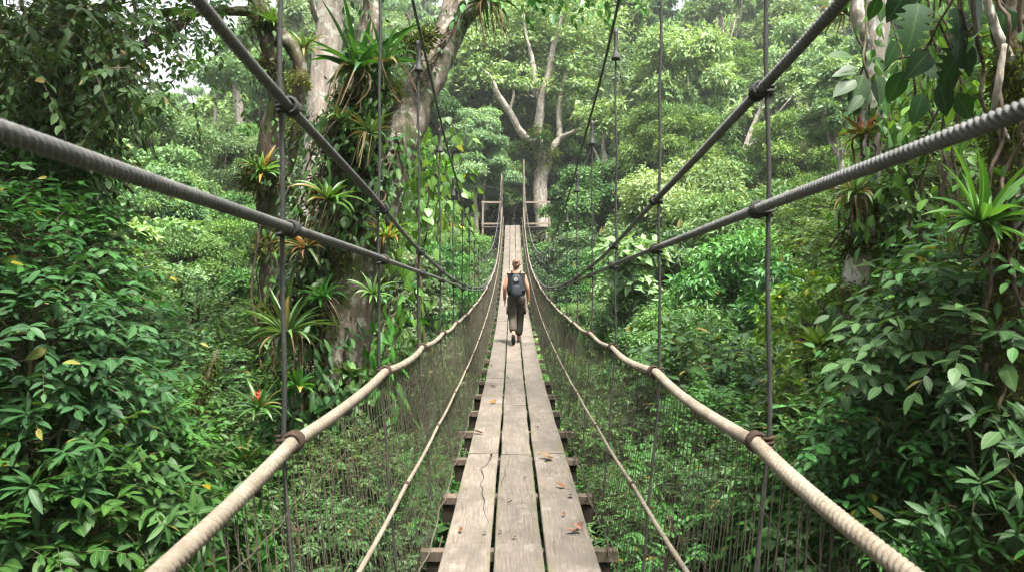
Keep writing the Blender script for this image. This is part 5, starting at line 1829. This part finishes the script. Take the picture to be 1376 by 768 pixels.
climber(320, [(1356, 430, 4.2), (1352, 300, 4.2), (1362, 120, 4.2), (1368, -60, 4.2)], (.12, .11), 50, OV, (.06, .11), "leaf_near", "leafy creeper on the upper half of the mossy right trunk", arc=(-3.3, 0.2), out=.12)
climber(312, [(1160, 300, 7.1), (1168, 210, 7.1), (1172, 130, 7.1)], (.12, .11), 26, OV, (.16, .24), "leaf_near", "few large leaves climbing the lichen covered trunk", arc=(-3.1, .2), out=.12)

b0 = P(1355, 400, 4.3)
t6, O6 = tree_root("mossy_tree", "dark moss covered trunk at the right edge of the thicket", "tree", b0[0], 4.3)
mb = MB()
add_limb(mb, [(1352, 1500, 4.3), (1350, 1000, 4.3), (1348, 768, 4.3), (1352, 600, 4.3), (1355, 450, 4.3), (1352, 330, 4.3), (1358, 200, 4.3), (1364, 80, 4.3), (1368, -40, 4.3), (1372, -300, 4.3)], [.15, .14, .135, .13, .12, .115, .11, .105, .10, .08], 0, 14, 80, .06)
mb.build("trunk", M["bark_mossy"], t6, O6)
for rows, rr in (([(1370, 105, 4.25), (1352, 70, 4.2), (1335, 30, 4.2), (1322, -20, 4.2), (1310, -80, 4.2)], [.03, .028, .025, .022, .018]), ([(1352, 190, 4.2), (1338, 150, 4.15), (1342, 110, 4.1), (1350, 60, 4.1)], [.025, .022, .02, .015])):
    mb = MB()
    add_limb(mb, rows, rr, 0, 8, 24, .06)
    mb.build("limb", M["bark_lichen"], t6, O6)
mb = MB()
dense = spline(px_path([(1350, 1000, 4.27), (1348, 768, 4.27), (1352, 600, 4.27), (1355, 450, 4.27), (1352, 330, 4.27), (1358, 200, 4.27), (1364, 80, 4.27)]), 40)
cl = [(*c, rt.uniform(.08, .15)) for c in dense]
crown_leaves(mb, rt, cl, 16000, .03, leaf_kite(.35, .45, .1, .3), 1.15, 1.0)
mb.build("moss", M["moss_leaf"], t6, O6, smooth=False)
climber(313, [(1350, 720, 4.25), (1352, 600, 4.25), (1355, 480, 4.25)], (.13, .12), 40, OV, (.12, .2), "leaf_gloss", "broad leaved climber low on the moss covered right trunk", arc=(-3.4, 0.2), out=.14)

mb = MB()  # unseen crown overhead, added to shade the right thicket
cl = []
for k in range(60):
    y = rt.uniform(-2, 11)
    cl.append((rt.uniform(4.0, 9.5), y, max(3.0, .42 * y + 1.4) + rt.uniform(0, 2.2), rt.uniform(.45, .9)))
crown_leaves(mb, rt, cl, 13000, .15, KITE_N, .55)
mb.build("crown", M["leaf_dark"], t6, O6, smooth=False)
for k in range(7):
    c = cl[k * 9]
    mb = MB()
    a = np.array(P(1370, -200, 4.3))
    tube(mb, spline([a, (a + c[:3]) / 2 + [0, 0, .4], c[:3]], 12), np.linspace(.05, .015, 12), 6, .5, .06, rt)
    mb.build("limb", M["bark_mossy"], t6, O6)

# big dark leaves of an aroid vine hanging into the upper right
SPLIT = leaf_ovate(13, .80, .05, .22, .38, notch=[1, 1, .95, .45, 1, .4, 1, .38, .95, .42, .9, .6, 1, 1])
rv = np.random.default_rng(88)
va = P(1290, -60, 4.6)
vine = thing("aroid_vine", "vine with very large dark hanging leaves, some split, at the upper right", "vine", va)
mb = MB()
mbT = MB()
for (a, b, d, ln, ax, az, lf) in ((1235, 5, 4.7, .34, -.3, -1, SPLIT), (1285, 10, 4.6, .36, .1, -1, SPLIT), (1300, 55, 4.6, .30, -.4, -1, SPLIT), (1248, 70, 4.8, .22, -.6, -.7, HEART), (1228, 88, 4.9, .26, .9, -.35, OVW), (1215, 95, 4.9, .24, -.2, -.8, OVW),
                                  (1205, 55, 5.0, .20, -.4, -.9, OVW), (1262, 95, 4.8, .18, .9, .1, OV), (1280, 85, 4.8, .2, .2, -1, OV), (1285, 125, 5.0, .24, .6, -.7, OVW), (1262, 110, 5.1, .26, .4, -.9, OVW), (1240, 125, 5.2, .24, -.3, -.9, OVW),
                                  (1300, 60, 4.6, .2, .2, -1, OV), (1310, 50, 4.6, .18, .5, -1, OV), (1180, -5, 5.6, .2, .0, -1, OVW), (1300, -10, 4.5, .3, .5, -.8, HEART), (1350, 10, 4.2, .22, -.1, -1, HEART), (1225, -20, 4.9, .26, -.5, -.8, HEART)):
    p = P(a, b, d)
    L = np.array([[ax, rv.normal(0, .3), az]])
    N = np.array([[rv.normal(0, .3), -1.0, .35 + rv.normal(0, .2)]])
    put_leaves(mb, lf, p[None], L, N, [ln], np.array([rv.uniform(.1, .8)]))
    q = p + np.array([rv.normal(0, .05), rv.uniform(.0, .2), rv.uniform(.1, .25)])
    tube(mbT, spline([p, p * .5 + q * .5 + [0, 0, .03], q], 7), .004, 5)
mb.build("foliage", M["leaf_shade"], vine, va)
for rows in ([(1300, -80, 4.6), (1290, -20, 4.6), (1262, 30, 4.7), (1240, 70, 4.9), (1205, 80, 5.1), (1188, 95, 5.4)], [(1288, -10, 4.6), (1300, 40, 4.6), (1312, 30, 4.5)], [(1262, 30, 4.7), (1280, 80, 4.8), (1270, 120, 5.0)]):
    tube(mbT, spline(px_path(rows), 24), .0075, 6, .5, .1, rv)
mbT.build("stem", M["liana"], vine, va)
# leaves hanging in front of the lichen covered trunk
va = P(1165, 60, 6.6)
vine = thing("climbing_vine", "vine with long drooping oval leaves in front of the upper lichen covered trunk", "vine", va, "climbing leaves on the trunks")
mb, mbT = MB(), MB()
for (a, b, ln, ax, az) in ((1148, 78, .26, -.95, .1), (1150, 98, .24, -1, -.1), (1150, 108, .28, -.8, -.5), (1160, 100, .36, -.4, -1), (1176, 98, .32, .1, -1), (1165, 118, .3, -.5, -.9), (1182, 0, .22, 0, -1), (1158, 128, .22, -.7, -.8), (1172, 75, .25, .5, -.8), (1150, 90, .2, -.9, -.3)):
    p = P(a, b, 6.7 + rv.normal(0, .1))
    put_leaves(mb, OVW, p[None], np.array([[ax, -.25, az]]), np.array([[.1, -.7, .7]]), [ln], np.array([rv.uniform(.1, .8)]))
tube(mbT, spline(px_path([(1163, -60, 6.9), (1164, 40, 6.85), (1160, 80, 6.75), (1168, 120, 6.8), (1165, 220, 6.95)]), 30), .010, 6, .5, .1, rv)
mb.build("foliage", M["leaf_shade"], vine, va)
mbT.build("stem", M["stem"], vine, va)


# ------------------------------------------------------------------ the walker
def skin_mesh(name, J, E, mat, parent=None, sub=2, root=None, extra=()):
    """J: joint -> (x, y, z, rx, ry); grows one continuous surface over the edges E"""
    names = list(J)
    me = bpy.data.meshes.new(name)
    me.from_pydata([J[k][:3] for k in names], [(names.index(a), names.index(b)) for a, b in E], [])
    o = bpy.data.objects.new(name, me)
    COL.objects.link(o)
    o.modifiers.new("skin", "SKIN").use_smooth_shade = True
    for i, k in enumerate(names):
        v = me.skin_vertices[0].data[i]
        r = J[k][3:]
        v.radius = (r[0], r[1] if len(r) > 1 else r[0])
        v.use_root = (k == (root or names[0]))
    s = o.modifiers.new("sub", "SUBSURF")
    s.levels = s.render_levels = sub
    dg = bpy.context.evaluated_depsgraph_get()
    dg.update()
    m2 = bpy.data.meshes.new_from_object(o.evaluated_get(dg))
    bpy.data.objects.remove(o)
    if extra:
        bm = bmesh.new()
        bm.from_mesh(m2)
        for e in extra:
            bm.from_mesh(e)
        bm.to_mesh(m2)
        bm.free()
    for p in m2.polygons:
        p.use_smooth = True
    m2.materials.clear()
    m2.materials.append(mat)
    o = bpy.data.objects.new(name, m2)
    COL.objects.link(o)
    if parent is not None:
        o.parent = parent
    return o


M["skin"] = plain_mat("skin", (0.30, 0.155, 0.10), 0.55, 0.3, 8, (0.35, 0.185, 0.12))
M["hair"] = plain_mat("brown_hair", (0.075, 0.040, 0.022), 0.55, 0.4, 60, (0.16, 0.085, 0.045), 0.5)
M["trousers"] = plain_mat("olive_trousers", (0.034, 0.030, 0.021), 0.9, 0.15, 22, (0.056, 0.050, 0.036), 0.4)
M["trouser_band"] = plain_mat("trouser_zip", (0.030, 0.028, 0.022), 0.9, 0.1)
M["tank"] = plain_mat("dark_top", (0.022, 0.024, 0.027), 0.9, 0.15)
M["pack"] = plain_mat("black_pack", (0.016, 0.019, 0.024), 0.75, 0.25, 30, (0.030, 0.034, 0.040), 0.4)
M["pack_grey"] = plain_mat("grey_pack_panel", (0.045, 0.047, 0.050), 0.8, 0.2)
M["pack_mark"] = plain_mat("pack_emblem", (0.42, 0.43, 0.44), 0.6, 0.3)
M["shoe"] = plain_mat("brown_shoe", (0.10, 0.075, 0.055), 0.8, 0.2)
M["sole"] = plain_mat("dark_sole", (0.025, 0.022, 0.02), 0.9, 0.1)

PY = 15.6
PZ = float(zdeck(PY))
walker = thing("person", "person in dark sleeveless top and olive trousers walking away along the planks", "person", (0.05, PY, PZ))
J = {
    "pelvis": (0, 0, .96, .150, .105), "waist": (0, .01, 1.10, .135, .095), "chest": (0, .02, 1.28, .155, .105), "neck0": (0, .01, 1.475, .075, .07),
    "neck": (0, .02, 1.545, .056, .056), "head0": (0, .030, 1.600, .072, .085), "head1": (0, .025, 1.67, .088, .104), "head2": (0, .02, 1.73, .070, .08),
    "shL": (-.150, .01, 1.435, .066), "elL": (-.240, -.03, 1.165, .048), "wrL": (-.245, .05, .935, .034), "paL": (-.243, .07, .875, .030, .020),
    "shR": (.150, .01, 1.435, .066), "elR": (.235, -.02, 1.16, .048), "wrR": (.250, .06, .93, .034), "paR": (.250, .08, .868, .030, .020),
    "hipL": (-.085, -.01, .90, .098), "knL": (-.078, -.03, .50, .062), "anL": (-.062, -.33, .205, .040), "toL": (-.060, -.24, .060, .036, .03),
    "hipR": (.085, .01, .90, .098), "knR": (.072, .13, .50, .062), "anR": (.050, .18, .09, .042), "toR": (.062, .34, .04, .036, .03),
}
E = [("pelvis", "waist"), ("waist", "chest"), ("chest", "neck0"), ("neck0", "neck"), ("neck", "head0"), ("head0", "head1"), ("head1", "head2")]
for s in "LR":
    E += [("neck0", "sh" + s), ("sh" + s, "el" + s), ("el" + s, "wr" + s), ("wr" + s, "pa" + s), ("pelvis", "hip" + s), ("hip" + s, "kn" + s), ("kn" + s, "an" + s), ("an" + s, "to" + s)]
fing = []
for s, sg in (("L", -1), ("R", 1)):
    px_, py_, pz_ = J["pa" + s][:3]
    for k, ln in enumerate((.062, .072, .068, .052)):
        oy = .030 - .020 * k
        f = {"a": (px_, py_ + oy * .8, pz_ + .01, .0105), "b": (px_ + sg * .006, py_ + oy, pz_ - .035, .0095), "c": (px_ + sg * .002, py_ + oy + .004, pz_ - .035 - ln * .5, .0088), "d": (px_ - sg * .012, py_ + oy + .010, pz_ - .035 - ln, .0078)}
        o = skin_mesh("finger", f, [("a", "b"), ("b", "c"), ("c", "d")], M["skin"], sub=1)
        fing.append(o.data)
        bpy.data.objects.remove(o)
    f = {"a": (px_, py_ + .012, pz_ + .02, .012), "b": (px_ - sg * .012, py_ + .040, pz_ - .012, .011), "c": (px_ - sg * .020, py_ + .052, pz_ - .045, .009)}
    o = skin_mesh("thumb", f, [("a", "b"), ("b", "c")], M["skin"], sub=1)
    fing.append(o.data)
    bpy.data.objects.remove(o)
# nose, ears, brow (on the far side of the head, and at its flanks)
for f in ({"a": (0, .105, 1.665, .012), "b": (0, .135, 1.640, .014), "c": (0, .118, 1.632, .010)},
          {"a": (-.076, .025, 1.675, .010, .016), "b": (-.088, .018, 1.655, .010, .018), "c": (-.078, .026, 1.630, .008, .010)},
          {"a": (.076, .025, 1.675, .010, .016), "b": (.088, .018, 1.655, .010, .018), "c": (.078, .026, 1.630, .008, .010)}):
    o = skin_mesh("feature", f, [("a", "b"), ("b", "c")], M["skin"], sub=1)
    fing.append(o.data)
    bpy.data.objects.remove(o)
skin_mesh("body", J, E, M["skin"], walker, 2, "pelvis", fing)
for sx in (-1, 1):
    mb = MB()
    t = np.linspace(0, PI, 7)
    tube(mb, np.stack([sx * .032 + .012 * np.cos(t), np.full(7, .116), 1.682 + .004 * np.sin(t)], 1), .006, 5)
    mb.build("eye", M["tank"], walker)
mb = MB()
tube(mb, np.array([(-.022, .112, 1.598), (0, .118, 1.600), (.022, .112, 1.598)]), .005, 5)
mb.build("mouth", M["flower"], walker)

# hair drawn up to a short knot: an egg shaped cap that leaves the face free, plus the knot
def egg(mb, c, r, n=14, s=16, lo=-1.0, tilt=0.0):
    c = np.asarray(c, float)
    t = np.linspace(math.asin(lo), PI / 2, n)
    a = np.arange(s) / s * 2 * PI
    V = np.stack([np.cos(t)[:, None] * np.cos(a)[None] * r[0], np.cos(t)[:, None] * np.sin(a)[None] * r[1], np.sin(t)[:, None] * r[2] * np.ones((1, s))], -1)
    V[..., 1] += -tilt * np.clip(-V[..., 2], 0, 1) + 0
    mb.add((V + c).reshape(-1, 3), ring_faces(n, s), None, .5)


mb = MB()
egg(mb, (0, .012, 1.672), (.084, .098, .100), lo=-.62, tilt=.42)
egg(mb, (0, -.078, 1.70), (.040, .032, .042), 10, 12, -.99)
egg(mb, (0, -.052, 1.615), (.052, .026, .06), 10, 12, -.99)
mb.build("hair", M["hair"], walker)
# sleeveless top
Tp = {"a": (0, .0, .93, .215, .165), "b": (0, .01, 1.10, .195, .15), "c": (0, .02, 1.28, .215, .165), "d": (0, .015, 1.425, .195, .155), "e": (-.110, .012, 1.505, .062, .09), "f": (.110, .012, 1.505, .062, .09)}
skin_mesh("tank_top", Tp, [("a", "b"), ("b", "c"), ("c", "d"), ("d", "e"), ("d", "f")], M["tank"], walker, 2, "c")
# trousers
Tr = {"p": (0, 0, .955, .205, .160), "w": (0, .005, 1.05, .190, .145)}
ET = [("p", "w")]
for s, sg in (("L", -1), ("R", 1)):
    h, k, a = J["hip" + s], J["kn" + s], J["an" + s]
    Tr["h" + s] = (h[0], h[1], h[2] - .03, .128, .132)
    Tr["m" + s] = (h[0] * .5 + k[0] * .5, (h[1] + k[1]) / 2, (h[2] + k[2]) / 2, .108, .112)
    Tr["k" + s] = (*k[:3], .092, .094)
    q = np.array(k[:3]) * .45 + np.array(a[:3]) * .55
    Tr["c" + s] = (*q, .086, .088)
    Tr["a" + s] = (a[0], a[1] + (.02 if s == "L" else 0), a[2] + .05, .084, .086)
    ET += [("p", "h" + s), ("h" + s, "m" + s), ("m" + s, "k" + s), ("k" + s, "c" + s), ("c" + s, "a" + s)]
skin_mesh("trousers", Tr, ET, M["trousers"], walker, 2, "p")
for s in "LR":
    k = J["kn" + s]
    mb = MB()
    t = np.linspace(0, 2 * PI, 20)
    tube(mb, np.stack([k[0] + .084 * np.cos(t), k[1] + .084 * np.sin(t), np.full(20, k[2] + .01)], 1), .009, 5, cap=False)
    mb.build("zip_band", M["trouser_band"], walker)
    mb = MB()
    sg = -1 if s == "L" else 1
    box(mb, (J["hip" + s][0] + sg * .105, J["hip" + s][1], .70), (.035, .13, .17))
    mb.build("thigh_pocket", M["trousers"], walker)
# shoes: a lifted one showing its sole, and a planted one
shL = skin_mesh("shoe", {"h": (-.062, -.37, .195, .044, .042), "m": (-.061, -.30, .12, .044, .036), "t": (-.060, -.235, .045, .042, .03)}, [("h", "m"), ("m", "t")], M["shoe"], walker, 2, "m")
mb = MB()
tube(mb, np.array([(-.062, -.425, .205), (-.061, -.385, .15), (-.061, -.33, .075), (-.060, -.275, .015)]), np.array([.028, .040, .046, .034]), 10)
mb.build("sole", M["sole"], shL)
shR = skin_mesh("shoe", {"h": (.050, .15, .065, .045, .045), "m": (.056, .24, .05, .045, .036), "t": (.062, .335, .035, .042, .028)}, [("h", "m"), ("m", "t")], M["shoe"], walker, 2, "m")
mb = MB()
box(mb, (.056, .245, .012), (.092, .27, .024))
mb.build("sole", M["sole"], shR)

# backpack
pack = thing("backpack", "black backpack with grey top panel and round pale emblem worn by the walker", "backpack", (0.05, PY - .13, PZ + 1.18))
def pouch(c, r, e=0.62, n=16, k=20, narrow=0.22):
    """rounded sack: a super-ellipsoid that narrows towards its top"""
    mb = MB()
    t = np.linspace(-PI / 2 + .02, PI / 2 - .02, n)
    a = np.arange(k) / k * 2 * PI
    sg = lambda v: np.sign(v) * np.abs(v) ** e
    x = sg(np.cos(t))[:, None] * sg(np.cos(a))[None] * r[0]
    y = sg(np.cos(t))[:, None] * sg(np.sin(a))[None] * r[1]
    z = sg(np.sin(t))[:, None] * r[2] * np.ones((1, k))
    f = 1 - narrow * (z / r[2] * .5 + .5)
    V = np.stack([x * f + c[0], y * f + c[1], z + c[2]], -1)
    mb.add(V.reshape(-1, 3), ring_faces(n, k), None, .5)
    return mb


pouch((0, -.055, .03), (.132, .088, .238)).build("bag", M["pack"], pack)
pouch((0, -.135, -.08), (.100, .042, .115), .7).build("front_pocket", M["pack"], pack)
pouch((0, -.105, .165), (.090, .048, .100), .75, narrow=.3).build("top_panel", M["pack_grey"], pack)
mb = MB()
t = np.linspace(0, 2 * PI, 26)
tube(mb, np.stack([-.012 + .030 * np.cos(t), np.full(26, -.158), .150 + .030 * np.sin(t)], 1), .007, 6, cap=False)
tube(mb, np.array([(-.012, -.158, .143), (-.012, -.159, .157)]), .014, 10)
mb.build("emblem", M["pack_mark"], pack)
for sg in (-1, 1):
    mb = MB()
    tube(mb, spline([(sg * .075, -.015, .265), (sg * .088, .04, .315), (sg * .100, .13, .325), (sg * .105, .22, .26), (sg * .112, .255, .10), (sg * .125, .20, -.06), (sg * .135, .05, -.15)], 30), .019, 7)
    mb.build("shoulder_strap", M["pack"], pack)
